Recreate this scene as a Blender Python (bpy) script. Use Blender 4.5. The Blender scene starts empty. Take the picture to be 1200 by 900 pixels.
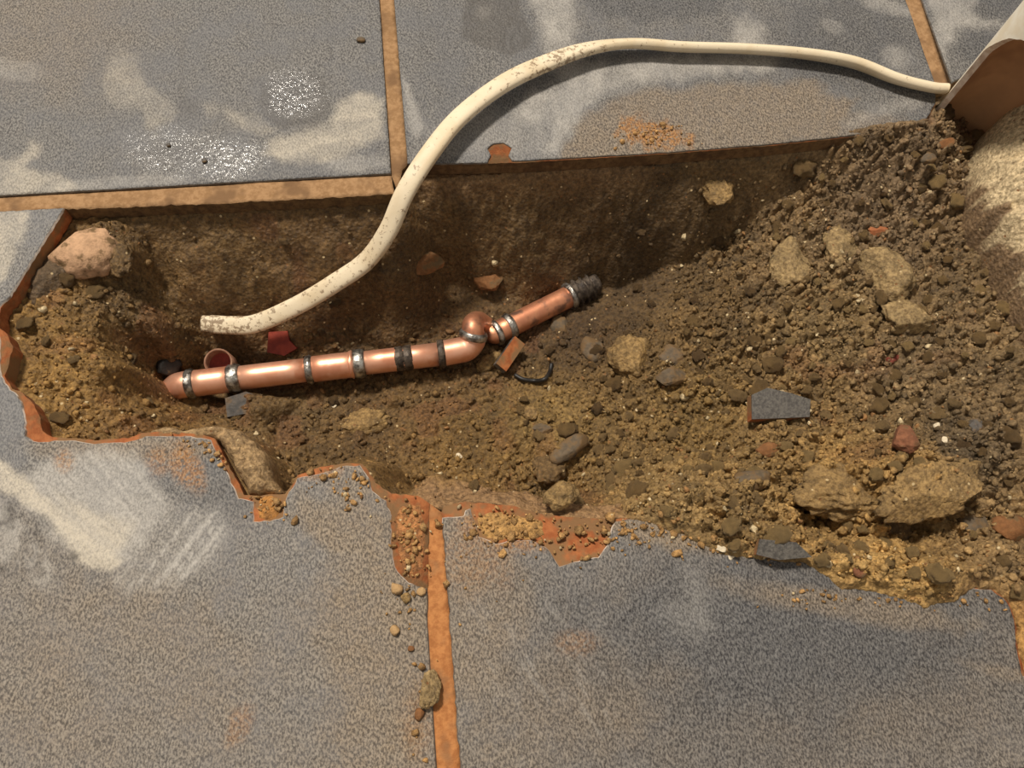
import bpy, bmesh, math, random
import numpy as np
from mathutils import Vector, Matrix, noise as mnoise
from mathutils.geometry import delaunay_2d_cdt

random.seed(7)
RNG = np.random.default_rng(11)
scene = bpy.context.scene
COL = scene.collection

# ------------------------------------------------------------------ camera
F = 900.0          # focal length in pixels of a 1200 px wide frame
H = 0.375          # camera height above the tiles
_y = np.array([-250.0, 2227.0, -F]); _y /= np.linalg.norm(_y)
_x = np.array([11059.4, 877.8, -F]); _x /= np.linalg.norm(_x)
_x -= _y * _x.dot(_y); _x /= np.linalg.norm(_x)
_z = np.cross(_x, _y)
RC = np.stack([_x, _y, _z], 1)          # camera <- world
cam_data = bpy.data.cameras.new('camera')
cam_data.sensor_width = 36.0
cam_data.lens = F / 1200.0 * 36.0
cam_data.clip_start = 0.01
cam = bpy.data.objects.new('camera', cam_data)
COL.objects.link(cam)
M = Matrix([list(RC.T[i]) for i in range(3)]).to_4x4()
M.translation = Vector((0, 0, H))
cam.matrix_world = M
scene.camera = cam

# ------------------------------------------------------------------ light, exposure
world = bpy.data.worlds.new('world'); scene.world = world
world.use_nodes = True
world.node_tree.nodes['Background'].inputs[0].default_value = (1.0, 0.93, 0.84, 1)
world.node_tree.nodes['Background'].inputs[1].default_value = 0.36
lamp = bpy.data.lights.new('ceiling_lamp', 'AREA')
lamp.shape = 'DISK'; lamp.size = 0.46
lamp.energy = 120.0
lamp.color = (1.0, 0.915, 0.80)
lamp_o = bpy.data.objects.new('ceiling_lamp', lamp); COL.objects.link(lamp_o)
lamp_o.location = (-0.75, 1.37, 2.88)
lamp_o.rotation_euler = (Vector((0.02, 0.17, 0)) - lamp_o.location).to_track_quat('-Z', 'Y').to_euler()
scene.view_settings.view_transform = 'Standard'
scene.view_settings.look = 'None'
scene.view_settings.exposure = 0.0
scene.view_settings.gamma = 1.0
scene.view_settings.use_curve_mapping = False


# ------------------------------------------------------------------ helpers
def P(px, py, z=0.0):
    """point of the place at height z that the photograph shows at (px, py)"""
    d = RC.T @ np.array([px - 600.0, 450.0 - py, -F])
    t = (z - H) / d[2]
    return np.array([d[0] * t, d[1] * t, z])

def chart(x, y):
    """floor-plane chart (units of the surveyed plan) for laying out stains"""
    c = np.tensordot(RC, np.stack([x, y, np.full_like(x, -H)]), 1)
    return 600 + F * c[0] / -c[2], 450 - F * c[1] / -c[2]

def lin(r, g, b):
    def f(c):
        c /= 255.0
        return c / 12.92 if c <= 0.04045 else ((c + 0.055) / 1.055) ** 2.4
    return (f(r), f(g), f(b))

def _hash(ix, iy, seed):
    h = (ix.astype(np.int64) * 374761393 + iy.astype(np.int64) * 668265263 + seed * 1442695041) & 0xFFFFFFFF
    h = ((h ^ (h >> 13)) * 1274126177) & 0xFFFFFFFF
    h = (h ^ (h >> 16)) & 0xFFFFFFFF
    return h / 4294967295.0

def vnoise(x, y, seed=0):
    ix = np.floor(x); iy = np.floor(y)
    fx = x - ix; fy = y - iy
    fx = fx * fx * fx * (fx * (fx * 6 - 15) + 10); fy = fy * fy * fy * (fy * (fy * 6 - 15) + 10)
    a = _hash(ix, iy, seed); b = _hash(ix + 1, iy, seed)
    c = _hash(ix, iy + 1, seed); d = _hash(ix + 1, iy + 1, seed)
    return ((a + (b - a) * fx) * (1 - fy) + (c + (d - c) * fx) * fy) * 2 - 1

def fbm(x, y, seed=0, octv=4, gain=0.5):
    s = np.zeros_like(x); a = 1.0; n = 0.0
    for o in range(octv):
        ca, sa = math.cos(o * 1.1), math.sin(o * 1.1)
        s += a * vnoise((x * ca - y * sa), (x * sa + y * ca), seed + o * 17)
        n += a; a *= gain; x = x * 2.03 + 5.1; y = y * 2.03 + 9.7
    return s / n

def worley(x, y, seed=0):
    ix = np.floor(x); iy = np.floor(y)
    f1 = np.full_like(x, 9.0); f2 = np.full_like(x, 9.0); cid = np.zeros_like(x)
    for dx in (-1, 0, 1):
        for dy in (-1, 0, 1):
            cx = ix + dx; cy = iy + dy
            d = np.hypot(cx + _hash(cx, cy, seed) - x, cy + _hash(cx, cy, seed + 3) - y)
            nearer = d < f1
            f2 = np.where(nearer, f1, np.minimum(f2, d))
            cid = np.where(nearer, _hash(cx, cy, seed + 7), cid)
            f1 = np.where(nearer, d, f1)
    return f1, f2, cid

def sstep(a, b, v):
    t = np.clip((v - a) / (b - a), 0, 1)
    return t * t * (3 - 2 * t)

def poly_sdf(x, y, poly):
    """signed distance, positive inside"""
    d2 = np.full_like(x, 1e9); inside = np.zeros(x.shape, bool)
    n = len(poly)
    for i in range(n):
        ax, ay = poly[i][:2]; bx, by = poly[(i + 1) % n][:2]
        ex, ey = bx - ax, by - ay
        t = np.clip(((x - ax) * ex + (y - ay) * ey) / max(ex * ex + ey * ey, 1e-12), 0, 1)
        d2 = np.minimum(d2, (x - ax - ex * t) ** 2 + (y - ay - ey * t) ** 2)
        if ay != by:
            c = ((ay > y) != (by > y)) & (x < ex * (y - ay) / (by - ay) + ax)
            inside ^= c
    d = np.sqrt(d2)
    return np.where(inside, d, -d)

# ------------------------------------------------------------------ object helpers
def link(o, parent=None):
    COL.objects.link(o)
    if parent is not None:
        o.parent = parent
    return o

def tag(o, label=None, cat=None, group=None, kind=None):
    if label: o['label'] = label
    if cat: o['category'] = cat
    if group: o['group'] = group
    if kind: o['kind'] = kind
    return o

def mesh_obj(name, verts, faces, mats, parent=None, smooth=True, loc=None, mat_idx=None):
    me = bpy.data.meshes.new(name)
    v = np.asarray(verts, dtype=np.float64).reshape(-1, 3)
    if loc is None:
        loc = (0, 0, 0)
    v = v - np.asarray(loc)
    me.from_pydata([tuple(p) for p in v], [], [tuple(f) for f in faces])
    if not isinstance(mats, (list, tuple)):
        mats = [mats]
    for m in mats:
        me.materials.append(m)
    if mat_idx is not None:
        me.polygons.foreach_set('material_index', np.asarray(mat_idx, dtype=np.int32))
    if smooth:
        me.polygons.foreach_set('use_smooth', np.ones(len(me.polygons), dtype=bool))
    me.update()
    o = bpy.data.objects.new(name, me)
    o.location = loc
    return link(o, parent)

def empty(name, loc):
    o = bpy.data.objects.new(name, None)
    o.empty_display_size = 0.01
    o.location = tuple(loc)
    return link(o)

def child_of(o, parent):
    """parent a world-placed mesh to an Empty, keeping where it stands"""
    o.parent = parent
    o.location = Vector(o.location) - parent.location
    return o

def point_color(me, name, arr):
    a = me.color_attributes.new(name, 'FLOAT_COLOR', 'POINT')
    a.data.foreach_set('color', np.asarray(arr, dtype=np.float32).ravel())

# ------------------------------------------------------------------ materials
def new_mat(name):
    m = bpy.data.materials.new(name); m.use_nodes = True
    nt = m.node_tree
    return m, nt, nt.nodes['Principled BSDF']

def N(nt, typ, **kw):
    n = nt.nodes.new(typ)
    for k, v in kw.items():
        if k.startswith('i_'):
            n.inputs[k[2:].replace('_', ' ')].default_value = v
        else:
            setattr(n, k, v)
    return n

def mixc(nt, fac, a, b, blend='MIX'):
    n = nt.nodes.new('ShaderNodeMix'); n.data_type = 'RGBA'; n.blend_type = blend
    for sock, val in ((n.inputs[0], fac), (n.inputs[6], a), (n.inputs[7], b)):
        if hasattr(val, 'is_linked'):
            nt.links.new(val, sock)
        elif isinstance(val, (int, float)):
            sock.default_value = val
        else:
            sock.default_value = (*val, 1) if len(val) == 3 else val
    return n.outputs[2]

def math_n(nt, op, a, b=None, clamp=False):
    n = nt.nodes.new('ShaderNodeMath'); n.operation = op; n.use_clamp = clamp
    for i, v in enumerate((a, b)):
        if v is None: continue
        if hasattr(v, 'is_linked'): nt.links.new(v, n.inputs[i])
        else: n.inputs[i].default_value = v
    return n.outputs[0]

def ramp(nt, src, lo, hi):
    n = nt.nodes.new('ShaderNodeMapRange'); n.interpolation_type = 'SMOOTHSTEP'
    nt.links.new(src, n.inputs[0])
    n.inputs[1].default_value = lo; n.inputs[2].default_value = hi
    return n.outputs[0]

def noise_n(nt, scale, detail=3, rough=0.55, vec=None):
    n = N(nt, 'ShaderNodeTexNoise'); n.inputs['Scale'].default_value = scale
    n.inputs['Detail'].default_value = detail; n.inputs['Roughness'].default_value = rough
    if vec is not None: nt.links.new(vec, n.inputs['Vector'])
    return n.outputs['Fac']

def bump(nt, bsdf, height, dist, strength=1.0):
    b = N(nt, 'ShaderNodeBump'); b.inputs['Strength'].default_value = strength
    b.inputs['Distance'].default_value = dist
    nt.links.new(height, b.inputs['Height']); nt.links.new(b.outputs[0], bsdf.inputs['Normal'])

def rough_mat(name, c1, c2, scale, rough=0.85, bdist=0.0004, lo=0.35, hi=0.65, c3=None, scale3=60, metallic=0.0, spec=0.4, objvar=0.0, c3lo=0.5):
    """two-tone grainy material in object space, an optional third tone in larger patches"""
    m, nt, b = new_mat(name)
    tc = N(nt, 'ShaderNodeTexCoord').outputs['Object']
    f = noise_n(nt, scale, 4, 0.6, tc)
    col = mixc(nt, ramp(nt, f, lo, hi), c1, c2)
    if c3:
        g = noise_n(nt, scale3, 3, 0.6, tc)
        col = mixc(nt, ramp(nt, g, c3lo, c3lo + 0.16), col, c3)
    if objvar:
        oi = N(nt, 'ShaderNodeObjectInfo')
        v = N(nt, 'ShaderNodeMapRange'); nt.links.new(oi.outputs['Random'], v.inputs[0])
        v.inputs[3].default_value = 1 - objvar; v.inputs[4].default_value = 1 + objvar
        hs = N(nt, 'ShaderNodeHueSaturation'); nt.links.new(col, hs.inputs['Color']); nt.links.new(v.outputs[0], hs.inputs['Value'])
        col = hs.outputs[0]
    nt.links.new(col, b.inputs['Base Color'])
    b.inputs['Roughness'].default_value = rough
    b.inputs['Metallic'].default_value = metallic
    b.inputs['Specular IOR Level'].default_value = spec
    if bdist:
        bump(nt, b, noise_n(nt, scale * 1.6, 4, 0.65, tc), bdist)
    return m

def soil_material(name, attr='soil_colour', var=0.35):
    m, nt, b = new_mat(name)
    tc = N(nt, 'ShaderNodeTexCoord').outputs['Object']
    at = N(nt, 'ShaderNodeAttribute'); at.attribute_name = attr
    f = noise_n(nt, 420, 5, 0.7, tc)
    col = mixc(nt, ramp(nt, f, 0.3, 0.7), (0.50, 0.47, 0.43), (1.5, 1.5, 1.5))
    col = mixc(nt, 1.0, at.outputs['Color'], col, 'MULTIPLY')
    # pale and rusty mineral grains
    vo = N(nt, 'ShaderNodeTexVoronoi'); vo.inputs['Scale'].default_value = 430
    nt.links.new(tc, vo.inputs['Vector'])
    sep = N(nt, 'ShaderNodeSeparateColor'); nt.links.new(vo.outputs['Color'], sep.inputs[0])
    core = math_n(nt, 'LESS_THAN', vo.outputs['Distance'], 0.33)
    pale = math_n(nt, 'MULTIPLY', math_n(nt, 'GREATER_THAN', sep.outputs[0], 0.982), core)
    rust = math_n(nt, 'MULTIPLY', math_n(nt, 'GREATER_THAN', sep.outputs[1], 0.975), core)
    col = mixc(nt, rust, col, lin(136, 96, 56))
    col = mixc(nt, pale, col, lin(205, 180, 135))
    nt.links.new(col, b.inputs['Base Color'])
    r = N(nt, 'ShaderNodeMapRange'); nt.links.new(noise_n(nt, 900, 2, 0.5, tc), r.inputs[0])
    r.inputs[1].default_value = 0.3; r.inputs[2].default_value = 0.62
    r.inputs[3].default_value = 0.24; r.inputs[4].default_value = 0.85
    nt.links.new(r.outputs[0], b.inputs['Roughness'])
    b.inputs['Specular IOR Level'].default_value = 0.5
    h = math_n(nt, 'ADD', noise_n(nt, 520, 5, 0.7, tc), math_n(nt, 'MULTIPLY', vo.outputs['Distance'], 0.5))
    bump(nt, b, h, 0.0016, 0.9)
    return m

MAT = {}
MAT['soil'] = soil_material('moist_soil')
MAT['terracotta'] = rough_mat('terracotta_body', lin(146, 82, 44), lin(170, 104, 60), 260, 0.9, 0.0004, c3=lin(132, 98, 64), scale3=75, c3lo=0.42)
MAT['dusty_edge'] = rough_mat('soil_smeared_tile_edge', lin(92, 68, 43), lin(120, 92, 60), 260, 0.95, 0.0004, c3=lin(84, 60, 38), scale3=60)
MAT['grout'] = rough_mat('brown_grout', lin(142, 108, 72), lin(166, 130, 92), 300, 0.9, 0.0005, c3=lin(122, 92, 62), scale3=45)
MAT['grout_orange'] = rough_mat('orange_grout', lin(160, 102, 56), lin(186, 126, 74), 300, 0.9, 0.0005, c3=lin(140, 100, 66), scale3=45)
MAT['engobe'] = rough_mat('white_chipped_glaze_edge', lin(196, 184, 172), lin(226, 216, 204), 300, 0.7, 0.0002, c3=lin(126, 106, 88), scale3=70)
MAT['glaze_edge'] = rough_mat('grey_glaze_edge', lin(96, 92, 86), lin(122, 114, 104), 300, 0.7, 0.0002)
MAT['soil_smear'] = rough_mat('soil_smeared_joint', lin(84, 62, 38), lin(112, 86, 54), 260, 0.95, 0.0006)
MAT['screed'] = rough_mat('subfloor_screed', lin(120, 102, 82), lin(150, 130, 104), 200, 0.95, 0.0006)

def glaze_material():
    m, nt, b = new_mat('slate_grey_glaze')
    tc = N(nt, 'ShaderNodeTexCoord').outputs['Object']
    A = N(nt, 'ShaderNodeAttribute'); A.attribute_name = 'stain_a'
    B = N(nt, 'ShaderNodeAttribute'); B.attribute_name = 'stain_b'
    sa = N(nt, 'ShaderNodeSeparateColor'); nt.links.new(A.outputs['Color'], sa.inputs[0])
    sb = N(nt, 'ShaderNodeSeparateColor'); nt.links.new(B.outputs['Color'], sb.inputs[0])
    plaster, film, dust, wet = sa.outputs[0], sa.outputs[1], sa.outputs[2], A.outputs['Alpha']
    rust, dark, tone = sb.outputs[0], sb.outputs[1], sb.outputs[2]
    mp = N(nt, 'ShaderNodeMapping'); mp.inputs['Rotation'].default_value = (0, 0, 0.5)
    mp.inputs['Scale'].default_value = (1.0, 0.6, 1.0)
    nt.links.new(tc, mp.inputs['Vector'])
    grain = noise_n(nt, 1050, 3, 0.65, mp.outputs[0])
    blotch = noise_n(nt, 38, 4, 0.6, tc)
    g = ramp(nt, grain, 0.36, 0.64)
    base = mixc(nt, g, lin(78, 76, 75), lin(140, 136, 130))
    base = mixc(nt, math_n(nt, 'MULTIPLY', ramp(nt, blotch, 0.4, 0.62), 0.45), base, lin(108, 109, 113))
    base = mixc(nt, tone, base, mixc(nt, g, lin(46, 46, 49), lin(104, 103, 102)))
    base = mixc(nt, dust, base, mixc(nt, g, lin(92, 80, 66), lin(160, 142, 119)))
    base = mixc(nt, math_n(nt, 'MULTIPLY', film, math_n(nt, 'ADD', math_n(nt, 'MULTIPLY', g, 0.35), 0.65)), base, lin(178, 173, 165))
    base = mixc(nt, math_n(nt, 'MULTIPLY', plaster, math_n(nt, 'ADD', math_n(nt, 'MULTIPLY', g, 0.45), 0.55)), base, lin(192, 182, 164))
    base = mixc(nt, math_n(nt, 'MULTIPLY', rust, ramp(nt, noise_n(nt, 500, 3, 0.7, tc), 0.34, 0.56)), base, mixc(nt, g, lin(120, 80, 44), lin(176, 128, 76)))
    base = mixc(nt, dark, base, lin(74, 70, 66))
    nt.links.new(base, b.inputs['Base Color'])
    rr = math_n(nt, 'SUBTRACT', 0.62, math_n(nt, 'MULTIPLY', wet, 0.25))
    rr = math_n(nt, 'ADD', rr, math_n(nt, 'MULTIPLY', dust, 0.25), True)
    nt.links.new(rr, b.inputs['Roughness'])
    b.inputs['Specular IOR Level'].default_value = 0.4
    hh = math_n(nt, 'ADD', noise_n(nt, 420, 3, 0.6, mp.outputs[0]), math_n(nt, 'MULTIPLY', noise_n(nt, 130, 3, 0.6, tc), 1.3))
    cb_ = N(nt, 'ShaderNodeBump'); cb_.inputs['Distance'].default_value = 0.0016; cb_.inputs['Strength'].default_value = 1.0
    nt.links.new(noise_n(nt, 330, 2, 0.5, tc), cb_.inputs['Height']); nt.links.new(cb_.outputs[0], b.inputs['Coat Normal'])
    nt.links.new(wet, b.inputs['Coat Weight']); b.inputs['Coat Roughness'].default_value = 0.12
    bump(nt, b, hh, 0.0012, 0.8)
    return m
MAT['glaze'] = glaze_material()
MAT['copper'] = rough_mat('bright_copper', (0.88, 0.43, 0.27), (0.95, 0.52, 0.35), 90, 0.40, 0.00005, c3=(0.78, 0.34, 0.20), scale3=55, metallic=0.7)
MAT['copper_dull'] = rough_mat('heated_copper', (0.78, 0.36, 0.20), (0.66, 0.28, 0.16), 120, 0.45, 0.00008, c3=(0.30, 0.16, 0.11), scale3=80, metallic=0.75)
MAT['solder'] = rough_mat('solder', (0.62, 0.60, 0.55), (0.16, 0.14, 0.12), 260, 0.36, 0.0005, metallic=0.9)
MAT['flux'] = rough_mat('burnt_flux', lin(52, 44, 38), lin(98, 86, 74), 330, 0.5, 0.0004, metallic=0.3)
MAT['cable'] = rough_mat('cream_pvc', lin(222, 206, 178), lin(232, 218, 192), 80, 0.5, 0.0001)
MAT['pvc_in'] = rough_mat('brown_dirty_inner_wall', lin(192, 146, 104), lin(202, 154, 110), 60, 0.6, 0.0001, c3=lin(170, 126, 90), scale3=25)
MAT['pvc_out'] = rough_mat('white_pvc', lin(236, 230, 214), lin(226, 214, 190), 80, 0.45, 0.0001)
MAT['pvc_rim'] = rough_mat('sawn_white_pvc', lin(225, 208, 192), lin(196, 172, 152), 200, 0.7, 0.0005)

def cable_material():
    m, nt, b = new_mat('dirty_white_cable')
    tc = N(nt, 'ShaderNodeTexCoord').outputs['Object']
    at = N(nt, 'ShaderNodeAttribute'); at.attribute_name = 'soiling'
    n1 = noise_n(nt, 330, 4, 0.7, tc); n2 = noise_n(nt, 40, 3, 0.6, tc)
    sp = ramp(nt, math_n(nt, 'ADD', n1, math_n(nt, 'MULTIPLY', at.outputs['Fac'], 0.19)), 0.63, 0.74)
    sm = math_n(nt, 'MULTIPLY', ramp(nt, n2, 0.42, 0.7), 0.5)
    col = mixc(nt, sm, lin(230, 214, 184), lin(206, 182, 142))
    col = mixc(nt, math_n(nt, 'MULTIPLY', sp, 0.75), col, lin(112, 84, 56))
    nt.links.new(col, b.inputs['Base Color']); b.inputs['Roughness'].default_value = 0.5
    bump(nt, b, n1, 0.0003, 0.5)
    return m
MAT['cable'] = cable_material()

# ------------------------------------------------------------------ plan of the trench
# visible outline of the dug soil, in photograph pixels on the tile plane
S_px = [(75, 246), (200, 239), (400, 229), (462, 224), (470, 198), (600, 190), (740, 182), (800, 178), (900, 170),
        (978, 162), (1004, 150), (1050, 143), (1088, 139), (1100, 120), (1115, 97), (1150, 76), (1480, 12),
        (1520, 790), (1260, 800), (1203, 792), (1195, 762), (1191, 724), (1182, 703), (1164, 690), (1142, 690),
        (1116, 706), (1082, 712), (1050, 700), (1010, 691), (985, 690), (962, 672), (945, 661), (885, 655), (850, 651),
        (800, 628), (762, 614), (735, 606), (700, 608), (640, 603), (600, 592), (560, 586), (520, 593), (503, 590),
        (490, 580), (458, 578), (440, 565), (425, 543), (400, 542), (370, 548), (348, 556), (334, 578), (300, 580),
        (290, 583), (278, 560), (262, 530), (247, 513), (232, 508), (200, 505), (165, 507), (150, 512), (110, 515),
        (60, 511), (48, 504), (46, 489), (36, 470), (22, 457), (12, 455), (4, 440), (8, 430), (14, 405), (8, 390),
        (-2, 385), (0, 360), (12, 347), (50, 285)]
S_w = [P(*p)[:2] for p in S_px]

CTRL = [(0, 400, -12), (15, 372, -12), (45, 340, -12), (40, 440, -13), (60, 495, -14), (80, 430, -16), (110, 400, -22), (110, 480, -20),
        (130, 340, -24), (150, 430, -30), (160, 300, -22), (90, 270, -13), (80, 290, -14), (180, 480, -46), (190, 400, -50),
        (205, 340, -54), (250, 300, -50), (235, 335, -62), (300, 340, -66), (230, 420, -78), (240, 480, -86), (206, 452, -92), (196, 440, -80), (182, 466, -58), (300, 460, -87),
        (350, 400, -80), (350, 480, -87), (420, 400, -84), (420, 350, -76), (430, 480, -86), (380, 530, -80), (480, 320, -80),
        (500, 540, -78), (500, 480, -84), (520, 370, -86), (560, 440, -86), (600, 400, -95), (600, 340, -90), (550, 310, -84),
        (640, 470, -82), (650, 530, -72), (600, 565, -76), (680, 590, -66), (700, 340, -95), (700, 400, -84), (750, 480, -64),
        (760, 360, -82), (740, 300, -90), (800, 300, -74), (800, 400, -62), (800, 500, -52), 
        (830, 600, 3), (730, 588, -10), (770, 596, 1), (800, 570, 0), (860, 568, 1), (830, 540, -34), (870, 536, -30), (720, 568, -56), (775, 545, -46), (860, 260, -60), (850, 210, -40), (900, 210, -34), (900, 300, -48), (900, 400, -46),
        (900, 480, -38), (980, 200, -18), (1000, 165, -2), (1060, 152, 5), (1040, 300, -34), (1000, 400, -38), (1000, 500, -30),
        (1100, 200, -14), (1135, 178, -26), (1150, 140, -34), (1112, 150, -8), (1170, 110, -30), (1100, 300, -30), (1100, 400, -32), (1100, 500, -22), (1180, 450, -20), (1200, 350, -16), (1150, 560, -12),
        (1000, 555, -13), (930, 560, -18), (945, 612, -34), (1040, 565, -6), (1100, 575, -4), (1055, 618, -30), (1120, 612, -24), (1180, 615, -20),
        (1000, 655, 5), (1060, 680, 8), (1100, 660, 6), (1180, 660, 5), (1210, 720, 4), (950, 645, 3), (880, 620, 4), (840, 632, 4),
        (1300, 300, -15), (1350, 600, -8), (1450, 200, -10), (1450, 700, 0), (1300, 750, 3), (1200, 130, -14), (1300, 120, -10)]
cp = np.array([P(a, b, c * 0.001) for a, b, c in CTRL])

def tps_fit(pts, lam=2e-4):
    n = len(pts)
    X = pts[:, :2] * 10
    r = np.hypot(X[:, None, 0] - X[None, :, 0], X[:, None, 1] - X[None, :, 1])
    K = np.where(r > 1e-9, r * r * np.log(r + 1e-12), 0) + lam * np.eye(n)
    Q = np.c_[np.ones(n), X]
    A = np.block([[K, Q], [Q.T, np.zeros((3, 3))]])
    w = np.linalg.solve(A, np.r_[pts[:, 2], 0, 0, 0])
    return X, w

TX, TW = tps_fit(cp)
def tps(x, y):
    z = TW[-3] + TW[-2] * x * 10 + TW[-1] * y * 10
    for i in range(len(TX)):
        r2 = (x * 10 - TX[i, 0]) ** 2 + (y * 10 - TX[i, 1]) ** 2
        z += TW[i] * 0.5 * r2 * np.log(r2 + 1e-12)
    return z

STEP = 0.00078
gx = np.arange(-0.285, 0.475, STEP); gy = np.arange(-0.015, 0.400, STEP)
GX, GY = np.meshgrid(gx, gy)
wx = GX + 0.004 * fbm(GX * 60, GY * 60, 91, 3); wy = GY + 0.004 * fbm(GX * 60, GY * 60, 57, 3)
base = np.clip(tps(GX, GY), -0.1, 0.012)
ds = poly_sdf(GX + 0.0011 * fbm(GX * 250, GY * 250, 5, 3), GY + 0.0011 * fbm(GX * 250, GY * 250, 6, 3), S_w)
UX, UY = chart(GX, GY)
# how loose and crumbly the soil is (smooth where the spade cut the far wall)
loose = sstep(640, 900, UX) * 0.6 + 0.5 + 0.3 * sstep(480, 560, UY)
loose *= 1 - 0.75 * sstep(330, 270, UY) * sstep(180, 240, UX) * sstep(880, 800, UX)
f1, f2, cid = worley(wx * 105, wy * 105, 21)
g1, g2, gid = worley(wx * 260 + 3, wy * 260, 33)
clod = np.clip(1 - f1 * 1.25, 0, 1) * (0.35 + 0.65 * cid) * np.clip((f2 - f1) * 4, 0, 1)
crumb = np.clip(1 - g1 * 1.25, 0, 1) * (0.3 + 0.7 * gid) * np.clip((g2 - g1) * 4, 0, 1)
rel = (0.0040 * fbm(GX * 45, GY * 45, 1, 3) + loose * (0.0078 * (clod - 0.25) + 0.0036 * (crumb - 0.25)
       + 0.0022 * fbm(GX * 420, GY * 420, 3, 3)) + 0.0008 * fbm(GX * 300, GY * 300, 13, 3))
z0 = base + rel
fall = np.where(ds > 0, 0.0002 + ds * 0.75 + np.minimum(ds, 0.004) / 0.004 * 0.6 * np.maximum(rel, -0.001), ds * 4)
z0 = np.where(fall < z0, fall, z0)
# walls of the cut: a mortar lip, then a steep face
near = sstep(400, 470, UY)
lip = 0.0025 + near * 0.0070 * sstep(470, 500, UX) * (1 + 0.5 * fbm(GX * 90, GY * 90, 8, 2) + 0.9 * np.exp(-((UX - 518) / 32) ** 2))
steep = 1.25 + 0.75 * sstep(430, 520, UX) + 1.8 * near + 0.5 * fbm(GX * 35, GY * 35, 9, 2)
d = np.maximum(ds, 0)
zw = -0.0105 + near * 0.0085 * sstep(470, 520, UX) - np.minimum(d, lip) * 0.9 - np.maximum(d - lip, 0) * steep
zw += np.minimum(d / 0.004, 1) * (0.0045 * fbm(GX * 55, GY * 75, 10, 4) + 0.0008 * fbm(GX * 330, GY * 330, 14, 3))
is_wall = sstep(-0.001, 0.003, zw - z0)
SZ = np.maximum(z0, zw)
SZ = np.where(ds <= 0, np.maximum(np.minimum(SZ, np.where(ds > -0.0008, 0.0, -0.0115)), -0.0115), SZ)

def height(x, y):
    fx = np.clip((x - gx[0]) / STEP, 0, len(gx) - 1.001); fy = np.clip((y - gy[0]) / STEP, 0, len(gy) - 1.001)
    i = int(fx); j = int(fy); a = fx - i; b = fy - j
    return float((SZ[j, i] * (1 - a) + SZ[j, i + 1] * a) * (1 - b) + (SZ[j + 1, i] * (1 - a) + SZ[j + 1, i + 1] * a) * b)

def ground(px, py):
    """point of the soil or tile surface seen at (px, py)"""
    for k in range(0, 260):
        z = 0.02 - k * 0.0005
        p = P(px, py, z)
        h = height(p[0], p[1])
        if -0.0118 < h < -0.0110: h = 0.0003        # under a tile: its face
        if z <= h:
            return np.array([p[0], p[1], h])
    return P(px, py, -0.08)

# soil colour
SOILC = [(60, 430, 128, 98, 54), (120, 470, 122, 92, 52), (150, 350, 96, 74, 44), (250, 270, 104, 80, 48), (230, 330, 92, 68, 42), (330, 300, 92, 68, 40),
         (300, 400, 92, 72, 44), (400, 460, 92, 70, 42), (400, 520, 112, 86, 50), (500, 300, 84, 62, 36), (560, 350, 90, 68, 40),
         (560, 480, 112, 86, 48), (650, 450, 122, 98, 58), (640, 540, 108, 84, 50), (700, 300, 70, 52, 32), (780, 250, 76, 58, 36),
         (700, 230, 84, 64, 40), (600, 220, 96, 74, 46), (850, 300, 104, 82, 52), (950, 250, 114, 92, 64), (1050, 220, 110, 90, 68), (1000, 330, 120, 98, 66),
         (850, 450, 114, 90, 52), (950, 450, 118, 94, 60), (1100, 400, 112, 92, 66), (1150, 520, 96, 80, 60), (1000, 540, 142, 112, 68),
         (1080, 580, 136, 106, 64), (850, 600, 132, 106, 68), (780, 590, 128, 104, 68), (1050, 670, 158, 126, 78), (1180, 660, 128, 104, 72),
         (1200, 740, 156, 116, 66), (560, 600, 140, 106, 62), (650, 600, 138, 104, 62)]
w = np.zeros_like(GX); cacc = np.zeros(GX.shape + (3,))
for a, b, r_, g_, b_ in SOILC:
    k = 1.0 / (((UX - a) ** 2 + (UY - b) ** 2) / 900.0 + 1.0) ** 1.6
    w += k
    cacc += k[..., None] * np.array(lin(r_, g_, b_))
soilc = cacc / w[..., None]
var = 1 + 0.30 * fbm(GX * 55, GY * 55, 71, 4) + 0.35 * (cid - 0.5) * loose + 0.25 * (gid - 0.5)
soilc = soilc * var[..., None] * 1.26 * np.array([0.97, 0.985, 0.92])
tanw = is_wall * near * sstep(470, 500, UX) * sstep(0.020, 0.008, d)
tanf = (1 - near) * sstep(0.012, 0.002, d) * sstep(480, 500, UX) * sstep(800, 720, UX) * 0.6
tt = np.clip(tanw + tanf, 0, 1)[..., None]
soilc = soilc * (1 - tt) + tt * np.array(lin(146, 114, 78)) * (1 + 0.2 * fbm(GX * 120, GY * 120, 77, 3))[..., None]
# reddish brick dust where the tile bodies broke
red = sstep(0.62, 0.8, vnoise(GX * 70, GY * 70, 123) * 0.5 + 0.5) * sstep(0.45, 0.7, vnoise(GX * 18, GY * 18, 124) * .5 + .5)
soilc = soilc * (1 - 0.22 * red[..., None]) + 0.22 * red[..., None] * np.array(lin(128, 76, 50))
ny, nx = GX.shape
vidx = np.arange(nx * ny).reshape(ny, nx)
keep = (ds > -0.006)
kq = keep[:-1, :-1] | keep[1:, :-1] | keep[:-1, 1:] | keep[1:, 1:]
quads = np.stack([vidx[:-1, :-1][kq], vidx[:-1, 1:][kq], vidx[1:, 1:][kq], vidx[1:, :-1][kq]], 1)
used = np.unique(quads); remap = -np.ones(nx * ny, int); remap[used] = np.arange(len(used))
sv = np.stack([GX.ravel(), GY.ravel(), SZ.ravel()], 1)[used]
quads = remap[quads]
me = bpy.data.meshes.new('soil_bed')
me.vertices.add(len(sv)); me.vertices.foreach_set('co', sv.astype(np.float32).ravel())
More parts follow.
